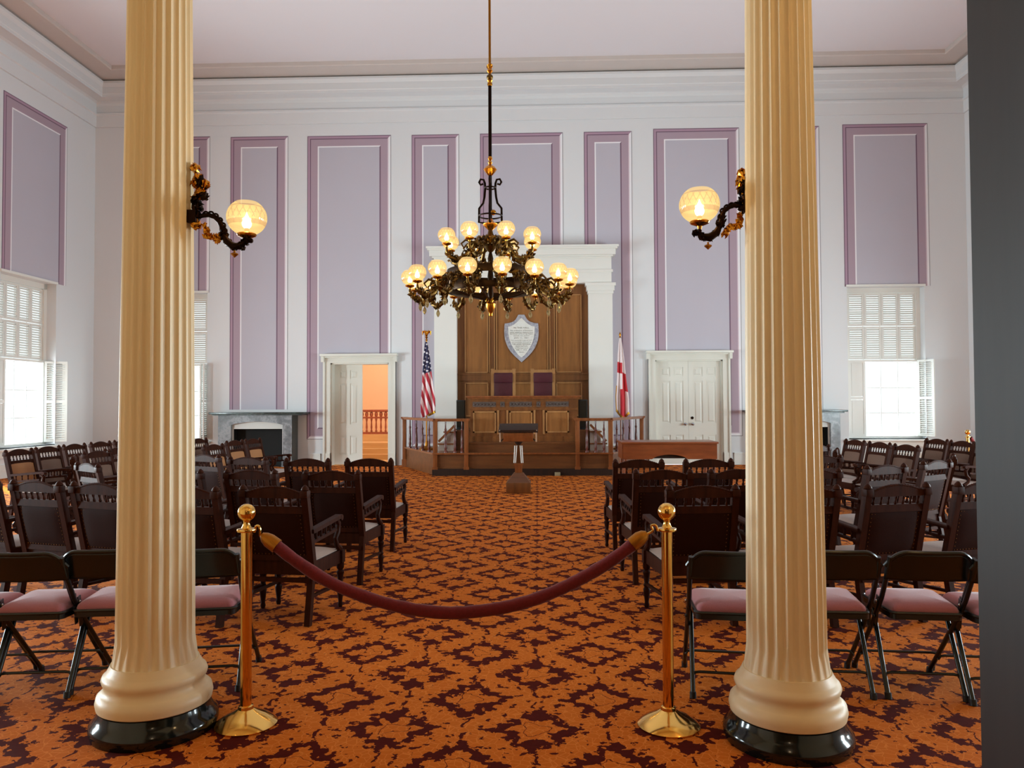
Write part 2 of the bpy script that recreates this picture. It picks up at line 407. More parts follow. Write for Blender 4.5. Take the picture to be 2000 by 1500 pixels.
def al(t, u, v):
    # white field crossed by a crimson saltire, folded: the bands cross the hanging folds
    b1 = t.math('MULTIPLY', t.math('LESS_THAN', t.math('ABSOLUTE', t.math('SUBTRACT', t.math('SUBTRACT', v, t.math('MULTIPLY', u, 0.25)), 0.67)), 0.12), t.math('LESS_THAN', u, 0.03))
    b2 = t.math('MULTIPLY', t.math('LESS_THAN', t.math('ABSOLUTE', t.math('SUBTRACT', t.math('SUBTRACT', v, t.math('MULTIPLY', u, 0.5)), 0.94)), 0.19), t.math('GREATER_THAN', u, 0.03))
    b3 = t.math('MULTIPLY', t.math('GREATER_THAN', v, 1.14), t.math('LESS_THAN', t.math('ABSOLUTE', t.math('SUBTRACT', u, 0.045)), 0.055))
    return t.mix(t.math('MAXIMUM', t.math('MAXIMUM', b1, b2), b3), rgb(230, 216, 216), rgb(190, 24, 40))
M['us_cloth'] = flag_mat('stars_and_stripes_cloth', us)
M['al_cloth'] = flag_mat('crimson_saltire_cloth', al)
# ================================================================ the room
S = 'structure'
def X_at(x, y, Y=None): return P(x, y, YB if Y is None else Y).x
def Z_at(x, y, Y=None): return P(x, y, YB if Y is None else Y).z

def holed(s0, s1, z0, z1, holes, thick, place):
    """solid wall of boxes with rectangular openings; place(s0,s1,z0,z1) -> box bounds"""
    mb = MB()
    ss = sorted({s0, s1, *[h[0] for h in holes], *[h[1] for h in holes]}); zs = sorted({z0, z1, *[h[2] for h in holes], *[h[3] for h in holes]})
    for i in range(len(ss) - 1):
        run = None
        for j in range(len(zs) - 1):
            a, b, c, e = ss[i], ss[i + 1], zs[j], zs[j + 1]
            if any(h[0] <= a + 1e-6 and b <= h[1] + 1e-6 and h[2] <= c + 1e-6 and e <= h[3] + 1e-6 for h in holes):
                if run: mb.bb(*place(a, b, run[0], run[1])); run = None
            else: run = (run[0], e) if run else (c, e)
        if run: mb.bb(*place(ss[i], ss[i + 1], run[0], run[1]))
    return mb

DL = (X_at(646, 800), X_at(760, 800), 0.0, Z_at(703, 709))      # left doorway opening
DR = (X_at(1280, 800), X_at(1412, 800), 0.0, Z_at(1346, 703))   # right doorway opening
wh = WIN_W / 2
holes = [DL, DR] + [(x - wh, x + wh, WIN_Z0, WIN_Z1) for x in WIN_BACK]
holed(XL - 0.4, XR + 0.4, 0, ZC + 0.3, holes, 0.4, lambda a, b, c, e: (a, b, YB, YB + 0.4, c, e)).build('wall_back', M['wall'], kind=S)
sh = [(y - wh, y + wh, WIN_Z0, WIN_Z1) for y in WIN_SIDE_Y]
holed(YF - 0.3, YB, 0, ZC + 0.3, sh, 0.4, lambda a, b, c, e: (XL - 0.4, XL, a, b, c, e)).build('wall_left', M['wall'], kind=S)
holed(YF - 0.3, YB, 0, ZC + 0.3, sh, 0.4, lambda a, b, c, e: (XR, XR + 0.4, a, b, c, e)).build('wall_right', M['wall'], kind=S)
holed(XL - 0.4, XR + 0.4, 0, ZC + 0.3, [(-1.35, 1.28, 0, 3.0)], 0.4, lambda a, b, c, e: (a, b, YF - 0.4, YF, c, e)).build('wall_front', M['gallery'], kind=S)
MB().bb(XL - 0.4, XR + 0.4, YF - 0.4, YB + 0.4, ZC, ZC + 0.3).build('ceiling', M['ceiling'], kind=S)
MB().bb(XL - 0.4, XR + 0.4, -1.8, YB + 0.0, -0.2, 0.0).build('floor', M['carpet'], kind=S)
# small entrance hall the photograph is taken from
MB().bb(-1.75, -1.6, -1.8, YF - 0.4, 0, 3.3).build('wall_hall_left', M['hall_wall'], kind=S)
MB().bb(1.6, 1.75, -1.8, YF - 0.4, 0, 3.3).build('wall_hall_right', M['hall_wall'], kind=S)
MB().bb(-1.75, 1.75, -1.95, -1.8, 0, 3.3).build('wall_hall_back', M['hall_wall'], kind=S)
MB().bb(-1.75, 1.75, -1.95, YF - 0.4, 3.3, 3.45).build('ceiling_hall', M['ceiling'], kind=S)
# gallery floor carried by the columns, over the entrance end
gal = MB(); gal.bb(XL, XR, YF, 4.05, 4.62, 4.85); gal.bb(XL, XR, 3.2, 3.85, 4.42, 4.62); gal.bb(XL, XR, 3.85, 4.05, 4.5, 5.7)
gal.build('ceiling_gallery', M['gallery'], kind=S)

# cornice round the three walls in view
prof = [(0.0, 8.46), (0.045, 8.46), (0.05, 8.74), (0.085, 8.76), (0.085, 8.80), (0.04, 8.83), (0.04, 8.99), (0.06, 9.05), (0.12, 9.08), (0.36, 9.09), (0.37, 9.075),
        (0.39, 9.075), (0.39, 9.14), (0.40, 9.16), (0.40, 9.32), (0.43, 9.37), (0.45, 9.40), (0.45, 9.45), (0.42, 9.46), (0.36, 9.50), (0.0, 9.62)]
band = [(0.36, 9.50), (0.90, 9.515), (0.92, 9.53), (0.92, 9.62), (0.0, 9.62)]
def sweep(name, fn, m, prof=prof):
    mb = MB(); n = len(prof)
    vs = [fn(d, z, 0) for d, z in prof] + [fn(d, z, 1) for d, z in prof]
    mb.add(vs, [(i, (i + 1) % n, (i + 1) % n + n, i + n) for i in range(n)])
    mb.build(name, m, kind=S)
sweep('trim_1', lambda d, z, e: ((XL + d, XR - d)[e], YB - d, z), M['wall'])
sweep('trim_2', lambda d, z, e: (XL + d, (YF, YB - d)[e], z), M['wall'])
sweep('trim_3', lambda d, z, e: (XR - d, (YF, YB - d)[e], z), M['wall'])

sweep('trim_22', lambda d, z, e: ((XL + d, XR - d)[e], YB - d, z), M['ceiling_band'], band)
sweep('trim_23', lambda d, z, e: (XL + d, (YF, YB - d)[e], z), M['ceiling_band'], band)
sweep('trim_24', lambda d, z, e: (XR - d, (YF, YB - d)[e], z), M['ceiling_band'], band)
# baseboards
bbm = MB()
for a, b in ((XL, -7.3), (-5.6, DL[0] - 0.25), (DR[1] + 0.25, 5.2), (7.0, XR)): bbm.bb(a, b, YB - 0.03, YB, 0, 0.26); bbm.bb(a, b, YB - 0.045, YB, 0.26, 0.29)
bbm.build('baseboard_back', M['white'], kind=S)
MB().bb(XL, XL + 0.03, YF, YB, 0, 0.28).build('baseboard_left', M['white'], kind=S)
MB().bb(XR - 0.03, XR, YF, YB, 0, 0.28).build('baseboard_right', M['white'], kind=S)

# painted wall panels: nested bands of flat colour
PM = [M[k] for k in ('mauve', 'mauve_dark', 'mauve_pink', 'rose_white', 'line_grey', 'bead_white', 'lilac')]
def panel(name, w, h, place, open_bottom=False, cut=None):
    """bands of a painted panel, w x h, origin bottom left; colours left, top, right, bottom"""
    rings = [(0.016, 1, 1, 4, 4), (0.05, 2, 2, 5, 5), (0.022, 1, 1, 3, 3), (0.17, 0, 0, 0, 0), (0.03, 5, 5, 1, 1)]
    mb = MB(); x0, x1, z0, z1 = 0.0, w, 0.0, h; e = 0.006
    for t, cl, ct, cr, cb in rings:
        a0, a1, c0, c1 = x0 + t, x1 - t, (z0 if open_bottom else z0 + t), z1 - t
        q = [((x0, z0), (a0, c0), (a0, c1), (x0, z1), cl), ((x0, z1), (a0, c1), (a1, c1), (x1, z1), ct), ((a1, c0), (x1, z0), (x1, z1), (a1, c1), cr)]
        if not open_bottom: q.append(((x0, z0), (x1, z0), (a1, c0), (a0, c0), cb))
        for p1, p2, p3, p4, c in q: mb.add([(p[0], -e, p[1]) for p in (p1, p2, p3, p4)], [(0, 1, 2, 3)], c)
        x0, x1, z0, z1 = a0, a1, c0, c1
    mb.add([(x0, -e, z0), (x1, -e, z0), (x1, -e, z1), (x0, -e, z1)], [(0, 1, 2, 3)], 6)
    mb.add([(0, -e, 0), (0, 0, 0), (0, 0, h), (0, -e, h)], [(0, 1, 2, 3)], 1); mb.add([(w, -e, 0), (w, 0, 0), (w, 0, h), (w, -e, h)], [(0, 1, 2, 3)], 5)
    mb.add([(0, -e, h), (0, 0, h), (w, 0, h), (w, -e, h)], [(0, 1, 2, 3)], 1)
    me = mb.mesh(name, PM)
    if cut:
        bm = bmesh.new(); bm.from_mesh(me); cx0, cx1, cz = cut
        for co, no in (((cx0, 0, 0), (1, 0, 0)), ((cx1, 0, 0), (1, 0, 0)), ((0, 0, cz), (0, 0, 1))):
            bmesh.ops.bisect_plane(bm, geom=bm.verts[:] + bm.edges[:] + bm.faces[:], plane_co=co, plane_no=no)
        dead = [f for f in bm.faces if cx0 < f.calc_center_median().x < cx1 and f.calc_center_median().z < cz]
        bmesh.ops.delete(bm, geom=dead, context='FACES'); bm.to_mesh(me); bm.free()
    o = link(name, me); o['kind'] = S; place(o)
    return o
PAN = [(248, 410, 268, 572, 1), (449.5, 562.5, 267, 800, 1), (600, 764, 265, 858, 0), (804.5, 897.5, 263, 872, 0), (938, 1100, 260, 486, 1),
       (1142.5, 1236.5, 257, 872, 0), (1278.5, 1447, 250.5, 852, 0), (1492, 1603.5, 247, 800, 1), (1647.5, 1814, 242, 559, 1)]
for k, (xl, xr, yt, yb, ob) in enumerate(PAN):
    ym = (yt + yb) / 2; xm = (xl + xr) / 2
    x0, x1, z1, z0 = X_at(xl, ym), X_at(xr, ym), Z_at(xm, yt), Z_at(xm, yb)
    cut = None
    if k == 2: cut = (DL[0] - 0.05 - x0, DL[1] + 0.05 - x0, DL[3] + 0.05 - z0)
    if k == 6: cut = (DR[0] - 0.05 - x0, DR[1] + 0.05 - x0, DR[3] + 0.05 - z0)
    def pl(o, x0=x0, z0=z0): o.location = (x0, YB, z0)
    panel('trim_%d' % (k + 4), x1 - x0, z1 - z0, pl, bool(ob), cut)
# same bays over the side windows
a, b = PX(7, 180, XL), PX(131.5, 245, XL)
zt = (a.z + b.z) / 2
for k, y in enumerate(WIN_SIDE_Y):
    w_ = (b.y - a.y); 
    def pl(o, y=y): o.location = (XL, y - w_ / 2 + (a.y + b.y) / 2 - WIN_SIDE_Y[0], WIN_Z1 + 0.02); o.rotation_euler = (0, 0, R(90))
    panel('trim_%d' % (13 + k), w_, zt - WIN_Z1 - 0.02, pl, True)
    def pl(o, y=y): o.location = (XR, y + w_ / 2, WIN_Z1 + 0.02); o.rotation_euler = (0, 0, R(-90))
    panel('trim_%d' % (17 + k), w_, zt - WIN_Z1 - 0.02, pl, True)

# ---------------------------------------------------------------- windows with louvred shutters
def shutter_mesh(w, h, louvres=True, rails=(0.5,), st=0.05, name='shutter', tilt=46, pitch=0.05):
    """leaf in x 0..w, z 0..h, y about 0"""
    mb = MB(); t = 0.032
    mb.bb(0, st, -t / 2, t / 2, 0, h); mb.bb(w - st, w, -t / 2, t / 2, 0, h)
    zs = [0.0] + [r * h for r in rails] + [h]
    mb.bb(st, w - st, -t / 2, t / 2, 0, st); mb.bb(st, w - st, -t / 2, t / 2, h - st, h)
    for r in rails: mb.bb(st, w - st, -t / 2, t / 2, r * h - st * 0.7, r * h + st * 0.7)
    for i in range(len(zs) - 1):
        a, b = zs[i] + st, zs[i + 1] - st
        if louvres:
            n = max(3, int((b - a) / pitch)); s = (b - a) / n
            for k in range(n):
                M4 = Matrix.Translation((w / 2, 0, a + (k + 0.5) * s)) @ Matrix.Rotation(R(tilt), 4, 'X')
                mb.box((0, 0, 0), (w - 2 * st + 0.004, 0.046, 0.007), 0, M4)
        else:
            mb.bb(st, w - st, -0.006, 0.006, a - 0.01, b + 0.01); mb.bb(st + 0.03, w - st - 0.03, -0.012, 0.012, a + 0.02, b - 0.02)
    return mb.mesh(name, M['white'])
WH = WIN_Z1 - WIN_Z0
ZMID = 1.90                                        # bottom of the closed upper shutters above the sill
cw = (WIN_W - 0.20) / 4
m_top = shutter_mesh(cw - 0.006, (WH - ZMID - 0.17) / 2, True, ())
m_low = shutter_mesh(cw - 0.006, ZMID - 0.06, True, (0.5,))
m_low_p = shutter_mesh(cw - 0.006, ZMID - 0.06, False, (0.5,))
fr = MB(); fy0, fy1 = 0.22, 0.34
fr.bb(-wh, -wh + 0.10, fy0, fy1, 0, WH); fr.bb(wh - 0.10, wh, fy0, fy1, 0, WH); fr.bb(-wh, wh, fy0, fy1, WH - 0.12, WH); fr.bb(-wh, wh, fy0, fy1, 0, 0.05)
fr.bb(-wh + 0.1, wh - 0.1, fy0, fy1, ZMID - 0.045, ZMID + 0.0)
fr_me = fr.mesh('window_frame', M['white'])
ss_ = MB()
for x in (-cw, 0, cw): ss_.bb(x - 0.007, x + 0.007, 0.335, 0.35, 0.05, WH - 0.12)
for k in range(1, 6): ss_.bb(-wh + 0.1, wh - 0.1, 0.335, 0.35, k * WH / 6 - 0.007, k * WH / 6 + 0.007)
ss_me = ss_.mesh('sash_bars', M['white'])
gp_me = MB().bb(-wh + 0.09, wh - 0.09, 0.352, 0.358, 0.04, WH - 0.11).mesh('pane', M['glass'])
sl = MB(); sl.bb(-wh - 0.10, wh + 0.10, -0.09, 0.0, -0.07, -0.02, bev=0.012); sl.bb(-wh - 0.04, wh + 0.04, -0.04, 0.0, -0.2, -0.07); sl.bb(-wh, wh, 0.0, 0.35, -0.03, 0.0)
sl_me = sl.mesh('window_sill', M['white'])
hd_me = MB().bb(-wh - 0.02, wh + 0.02, -0.035, 0.0, WH + 0.0, WH + 0.05).mesh('window_head', M['white'])
def window(k, loc, rz, open_left=False, a1=-58, a2=-66):
    w = empty('window_%d' % k, loc, rz, kind=S)
    for nm, me in (('window_frame', fr_me), ('sash_bars', ss_me), ('pane', gp_me), ('window_sill', sl_me), ('window_head', hd_me)): link(nm, me, w)
    hh = (WH - ZMID - 0.17) / 2
    for j in range(2):
        for i in range(4):
            o = link('shutter', m_top, w); o.location = (-wh + 0.10 + i * cw + 0.003, 0.27, ZMID + 0.02 + j * (hh + 0.02))
    # lower shutters: left pair folded back flat, right pair swung into the room
    o = link('shutter', m_low_p, w); o.location = (-wh + 0.10, 0.245, 0.05)
    if open_left: o.rotation_euler = (0, 0, R(-100)); o.location = (-wh + 0.12, 0.2, 0.05)
    o = link('shutter', m_low, w); o.location = (wh - 0.09, 0.20, 0.05); o.rotation_euler = (0, 0, R(a1))
    o = link('shutter', m_low, w); o.location = (wh - 0.03, 0.17, 0.05); o.rotation_euler = (0, 0, R(a2))
    return w
n = 1
for x in WIN_BACK:
    window(n, (x, YB, WIN_Z0), 0, False, *((-88, -84) if x < 0 else (-62, -72))); n += 1
for y in WIN_SIDE_Y:
    window(n, (XL, y, WIN_Z0), R(90)); n += 1
for y in WIN_SIDE_Y:
    window(n, (XR, y, WIN_Z0), R(-90)); n += 1

# ---------------------------------------------------------------- doors
def leaf(w, h, rows, m, name='door_leaf', t=0.05, sf=0.155):
    """panelled door leaf in x 0..w, z 0..h, front at y=-t/2; rows: list of (z0,z1) fractions, two panels each"""
    mb = MB(); st = w * sf; mid = w * 0.12
    mb.bb(0, w, -t / 2 + 0.014, t / 2 - 0.014, 0, h)
    for y0, y1 in ((-t / 2, -t / 2 + 0.014), (t / 2 - 0.014, t / 2)):
        mb.bb(0, st, y0, y1, 0, h); mb.bb(w - st, w, y0, y1, 0, h); mb.bb(w / 2 - mid / 2, w / 2 + mid / 2, y0, y1, 0, h)
        zs = [0.0] + [q for r in rows for q in r] + [1.0]
        for i in range(0, len(zs), 2):
            for xa_, xc_ in ((st, w / 2 - mid / 2), (w / 2 + mid / 2, w - st)): mb.bb(xa_, xc_, y0, y1, zs[i] * h, zs[i + 1] * h)
    for z0, z1 in rows:
        for x0, x1 in ((st, w / 2 - mid / 2), (w / 2 + mid / 2, w - st)):
            for sgn in (-1, 1):
                y0 = sgn * (t / 2 - 0.0132); y1 = sgn * (t / 2 - 0.002); g = 0.035
                a, b, c, e = x0 + g, x1 - g, z0 * h + g, z1 * h - g; q = 0.025
                mb.add([(a, y0, c), (b, y0, c), (b, y0, e), (a, y0, e), (a + q, y1, c + q), (b - q, y1, c + q), (b - q, y1, e - q), (a + q, y1, e - q)],
                       [(4, 5, 6, 7), (0, 1, 5, 4), (1, 2, 6, 5), (2, 3, 7, 6), (3, 0, 4, 7)])
    return mb.build(name, m)
ROWS = [(0.095, 0.285), (0.40, 0.81), (0.855, 0.945)]
def casing(name, D, parent):
    x0, x1, _, h = D; mb = MB(); f = 0.17
    for a, b in ((x0 - f, x0), (x1, x1 + f)):
        mb.bb(a, b, YB - 0.06, YB, 0, h); 
        c = a if a < x0 else b - 0.045
        mb.bb(c, c + 0.045, YB - 0.10, YB, 0, h + f); mb.bb(a, b, YB - 0.085, YB, 0, 0.3)
    mb.bb(x0 - f, x1 + f, YB - 0.06, YB, h, h + f * 0.75)
    mb.bb(x0 - f - 0.02, x1 + f + 0.02, YB - 0.12, YB, h + f * 0.75, h + f * 0.95); mb.bb(x0 - f - 0.06, x1 + f + 0.06, YB - 0.2, YB, h + f * 0.95, h + f * 1.3, bev=0.015)
    mb.bb(x0 - f - 0.04, x0 - f + 0.03, YB - 0.14, YB, h + 0.02, h + f); mb.bb(x1 + f - 0.03, x1 + f + 0.04, YB - 0.14, YB, h + 0.02, h + f)
    # jamb lining
    mb.bb(x0, x0 + 0.03, YB, YB + 0.4, 0, h); mb.bb(x1 - 0.03, x1, YB, YB + 0.4, 0, h); mb.bb(x0, x1, YB, YB + 0.4, h - 0.03, h)
    return mb.build(name, M['door_white'], parent)
d1 = empty('door_1', (0, 0, 0), kind=S); casing('door_casing', DL, d1)
lw = (DL[1] - DL[0] - 0.06) / 2
o = leaf(lw, DL[3] - 0.03, ROWS, M['door_white']); o.parent = d1; o.location = (DL[0] + 0.03, YB + 0.28, 0.005)
o = leaf(lw, DL[3] - 0.03, ROWS, M['door_white']); o.parent = d1; o.location = (DL[1] - 0.03, YB + 0.31, 0.005); o.rotation_euler = (0, 0, R(82))
d2 = empty('door_2', (0, 0, 0), kind=S); casing('door_casing', DR, d2)
lw = (DR[1] - DR[0] - 0.06) / 2
for s_ in (0, 1):
    o = leaf(lw - 0.004, DR[3] - 0.035, ROWS, M['door_white']); o.parent = d2; o.location = (DR[0] + 0.032 + s_ * lw, YB + 0.10, 0.005)
    kx = DR[0] + 0.03 + lw + (-0.09, 0.09)[s_]
    mb = MB(); mb.lathe([(0.03, 0), (0.03, 0.012), (0.012, 0.02), (0.012, 0.05), (0.03, 0.06), (0.034, 0.08), (0.02, 0.095), (0, 0.1)], 14, M=Matrix.Translation((kx, YB + 0.075, 0.98)) @ Matrix.Rotation(R(90), 4, 'X'))
    mb.build('door_knob', M['chrome'], d2, label='small metal door knob')
    for hz in (0.35, 1.4, 2.4):
        hx = DR[0] + 0.03 if s_ == 0 else DR[1] - 0.03
        MB().bb(hx - 0.012, hx + 0.012, YB + 0.055, YB + 0.08, hz, hz + 0.13).build('hinge', M['grate'], d2)
MB().lathe([(0.035, 0), (0.035, 0.012), (0, 0.015)], 14, M=Matrix.Translation((DR[0] + 0.03 + lw + 0.09, YB + 0.075, 1.13)) @ Matrix.Rotation(R(90), 4, 'X')).build('lock_plate', M['iron'], d2)
# the dark entrance door standing open beside the camera
d3 = empty('door_3', (1.225, YF + 0.03, 0), R(0), kind=S)
o = leaf(1.02, 2.75, ROWS, M['dark_door'], t=0.055, sf=0.3); o.parent = d3; 
o.rotation_euler = (0, 0, R(96.5)); o.location = (0, 0, 0.01)
for hz in (0.3, 1.3, 2.3): MB().bb(-0.02, 0.02, -0.03, 0.01, hz, hz + 0.12).build('hinge', M['gilt_dull'], d3)

# lit stair hall beyond the left doorway
OX0, OX1 = DL[0] - 1.6, DL[1] + 1.6
MB().bb(OX0, OX1, YB + 0.4, 24.6, -0.2, 0.0).build('floor_stair_hall', M['tan_wood'], kind=S)
MB().bb(OX0, OX1, 24.4, 24.6, 0, 4.5).build('wall_stair_hall_back', M['orange_wall'], kind=S)
MB().bb(OX0 - 0.15, OX0, YB + 0.4, 24.6, 0, 4.5).build('wall_stair_hall_left', M['orange_wall'], kind=S)
MB().bb(OX1, OX1 + 0.15, YB + 0.4, 24.6, 0, 4.5).build('wall_stair_hall_right', M['orange_wall'], kind=S)
MB().bb(OX0, OX1, YB + 0.4, 24.6, 4.5, 4.65).build('ceiling_stair_hall', M['ceiling'], kind=S)
st_ = MB()
st_.bb(OX0, OX1, 20.6, 24.4, 0, 0.14); st_.bb(OX0, OX1, 20.9, 24.4, 0.14, 0.28); st_.bb(OX0, OX1, 21.2, 24.4, 0.28, 0.42); st_.bb(OX0, OX1, 22.2, 24.4, 0.42, 0.62)
st_.build('trim_21', M['tan_wood'], kind=S)
bal = empty('balustrade', (DL[1] - 0.6, 22.4, 0.62), 0, 'red-brown wooden balustrade glimpsed through the open left doorway', 'balustrade')
zr = Z_at(730, 800, 22.4) - 0.62
mb = MB(); mb.bb(-1.4, 1.4, -0.06, 0.06, zr - 0.07, zr, bev=0.02); mb.build('handrail', M['red_wood'], bal)
MB().bb(-1.4, 1.4, -0.035, 0.035, zr - 0.26, zr - 0.21).build('upper_rail', M['red_wood'], bal)
MB().bb(-1.4, 1.4, -0.035, 0.035, 0.0, 0.06).build('lower_rail', M['red_wood'], bal)
b_me = MB().lathe([(0.03, 0.06), (0.035, 0.10), (0.018, 0.13), (0.03, 0.2), (0.022, 0.3), (0.018, zr * 0.5), (0.03, zr - 0.3), (0.034, zr - 0.26)], 10).lathe([(0.03, zr - 0.21), (0.05, zr - 0.16), (0.05, zr - 0.12), (0.03, zr - 0.07)], 10).mesh('baluster', M['red_wood'])
for k in range(20):
    o = link('baluster', b_me, bal); o.location = (-1.33 + k * 0.14, 0, 0)
point('stair_hall_lamp', (DL[1] - 0.5, 20.6, 3.9), 260, (1.0, 0.87, 0.72), 0.12)

# ---------------------------------------------------------------- columns
def column(x, y, label, hgt=4.42):
    c = empty('fluted_column', (x, y, 0), 0, label, 'column', 'two cream columns by the rope', 'thing')
    MB().lathe([(0.27, 0), (0.279, 0.03), (0.276, 0.055), (0.255, 0.075), (0.245, 0.10), (0.24, 0.115), (0.0, 0.115)], 64).build('plinth', M['black_gloss'], c, label='glossy black plinth ring')
    b = [(0.225, 0.113), (0.247, 0.125), (0.252, 0.15), (0.246, 0.178), (0.232, 0.19), (0.226, 0.196), (0.218, 0.21), (0.217, 0.225), (0.224, 0.236), (0.228, 0.25), (0.222, 0.266), (0.21, 0.276), (0.206, 0.284), (0.196, 0.30), (0.190, 0.315), (0.0, 0.315)]
    MB().lathe(b, 64).build('base', M['cream'], c)
    NF = 24; SUB = 6; n_ = NF * SUB; nz = 36
    mb = MB(); vs = []; fs = []
    z0, z1 = 0.312, hgt - 0.34
    for j in range(nz + 1):
        f = j / nz; z = z0 + (z1 - z0) * f
        rr = 0.172 - 0.036 * f ** 1.15
        ends = min(1.0, (z - z0) / 0.035, (z1 - z) / 0.035) if 0 < j < nz else 0.0
        for k in range(n_):
            q = (k % SUB) / SUB
            dep = 0.0 if q < 0.14 else math.sin(PI * (q - 0.14) / 0.86)
            r_ = rr - 0.0135 * (dep ** 0.8 if dep > 0 else 0) * ends + (0.012 * (1 - ends) if j == 0 else 0)
            t_ = 2 * PI * k / n_
            vs.append((r_ * math.cos(t_), r_ * math.sin(t_), z))
    for j in range(nz):
        for k in range(n_): fs.append((j * n_ + k, j * n_ + (k + 1) % n_, (j + 1) * n_ + (k + 1) % n_, (j + 1) * n_ + k))
    mb.add(vs, fs, 0, True); mb.build('shaft', M['cream'], c)
    cp = MB().lathe([(0.136, hgt - 0.36), (0.15, hgt - 0.35), (0.15, hgt - 0.32), (0.138, hgt - 0.30), (0.138, hgt - 0.2), (0.2, hgt - 0.1), (0.2, hgt - 0.08)], 48)
    cp.box((0, 0, hgt - 0.04), (0.46, 0.46, 0.08), bev=0.01); cp.build('capital', M['cream'], c)
    return c
pl_ = PZ(287, 1408, 0.06); pr_ = PZ(1540.5, 1420, 0.06)
print('column feet', pl_, pr_)
CL, CR = (pl_.x, 3.56), (pr_.x, 3.50)
column(CL[0], CL[1], 'cream fluted column beside the left brass stanchion')
column(CR[0], CR[1], 'cream fluted column beside the right brass stanchion')
# ================================================================ rostrum end of the hall
def rect_panel(mb, x0, x1, z0, z1, y, mf=0, me=1, d=0.02, e=0.03):
    """sunk field with a moulded edge on a front at depth y (towards -y)"""
    mb.bb(x0, x1, y - 0.004, y, z0, z1, mf)
    for a, b, c, f in ((x0, x0 + e, z0, z1), (x1 - e, x1, z0, z1), (x0, x1, z0, z0 + e), (x0, x1, z1 - e, z1)): mb.bb(a, b, y - d, y, c, f, me)

# ---- white aedicule framing the oak back panel
YN = YB - 0.28
def xn(x, y=680): return P(x, y, YN).x
def zn(y, x=1021): return P(x, y, YN).z
nx0, nx1, nx2, nx3 = xn(848), xn(892), xn(1150), xn(1197)
ae = empty('niche_surround', ((nx0 + nx3) / 2, YB, 0), 0, 'white classical surround of pilasters and cornice framing the oak panelling', 'surround')
def loc(mb, o): 
    mb.v = [Vector((v.x - o.location.x, v.y - o.location.y, v.z - o.location.z)) for v in mb.v]; return mb
for a, b in ((nx0, nx1), (nx2, nx3)):
    mb = MB(); mb.bb(a, b, YN, YB, 0, zn(575)); mb.bb(a - 0.03, b + 0.03, YN - 0.04, YB, 0, 0.5)
    mb.bb(a - 0.02, b + 0.02, YN - 0.03, YB, zn(575), zn(569)); mb.bb(a - 0.045, b + 0.045, YN - 0.05, YB, zn(569), zn(560)); mb.bb(a - 0.075, b + 0.075, YN - 0.07, YB, zn(560), zn(554))
    loc(mb, ae).build('pilaster', M['white'], ae)
mb = MB()
e0, e1 = nx0 - 0.06, nx3 - 0.02
mb.bb(e0, e1, YN - 0.01, YB, zn(554), zn(533)); mb.bb(e0 - 0.01, e1 + 0.03, YN - 0.04, YB, zn(533), zn(528)); mb.bb(e0, e1, YN - 0.01, YB, zn(528), zn(506))
loc(mb, ae).build('entablature', M['white'], ae)
mb = MB(); c0, c1 = xn(834, 490) + 0.15, xn(1207, 490) - 0.15
for d_, za, zb in ((0.03, 506, 503), (0.07, 503, 500), (0.13, 500, 489), (0.17, 489, 486), (0.2, 486, 482)):
    mb.bb(c0 - d_ + 0.05, c1 + d_ - 0.05, YN - d_, YB, zn(za), zn(zb))
loc(mb, ae).build('cornice', M['white'], ae)

# ---- oak panelling
YO = YB - 0.10
def xo(x, y=680): return P(x, y, YO).x
def zo(y, x=1021): return P(x, y, YO).z
pn = empty('oak_panelling', ((nx1 + nx2) / 2, YB, 0), 0, 'tall oak panelling with arched centre panel behind the speaker chairs', 'wall panelling')
mb = MB(); mb.bb(nx1, nx2, YO, YB, 0, zn(554) + 0.02); loc(mb, pn).build('backing', M['oak_dark'], pn)
def field(x0, x1, y0, y1, arch=0.0, name='panel'):
    a, b, c, e = xo(x0), xo(x1), zo(y1), zo(y0)
    mb = MB(); n = 12
    top = [(a + (b - a) * i / n, e - arch + arch * math.sin(PI * i / n) ** 0.7 if arch else e) for i in range(n + 1)]
    mb.prism([(a, c), (b, c)] + top[::-1], YO - 0.012, YO + 0.0, 0)
    t = 0.028; w = 0.035
    for p, q in (((a, c), (b, c)), ((a, c), (a, e - arch)), ((b, c), (b, e - arch))): mb.bar((p[0], YO - w / 2, p[1]), (q[0], YO - w / 2, q[1]), t, w, 1, upv=(0, 1, 0))
    for i in range(n): mb.bar((top[i][0], YO - w / 2, top[i][1]), (top[i + 1][0], YO - w / 2, top[i + 1][1]), t, w, 1, upv=(0, 1, 0))
    loc(mb, pn).build(name, [M['oak'], M['oak_edge']], pn)
field(909, 952.5, 577, 727); field(970, 1070, 571, 727, 0.16); field(1087, 1135, 577, 727)
field(909, 952.5, 748, 812); field(970, 1070, 748, 812); field(1087, 1135, 748, 812)
for x in (956, 966, 1074, 1083):
    mb = MB(); mb.bb(xo(x) - 0.012, xo(x) + 0.012, YO - 0.02, YO, zo(727), zo(600)); loc(mb, pn).build('bead', M['oak_edge'], pn)
mb = MB(); mb.bb(nx1, nx2, YO - 0.03, YO, zo(743), zo(732)); mb.bb(nx1, nx2, YO - 0.045, YO, zo(732), zo(729)); loc(mb, pn).build('rail', M['oak_dark'], pn)

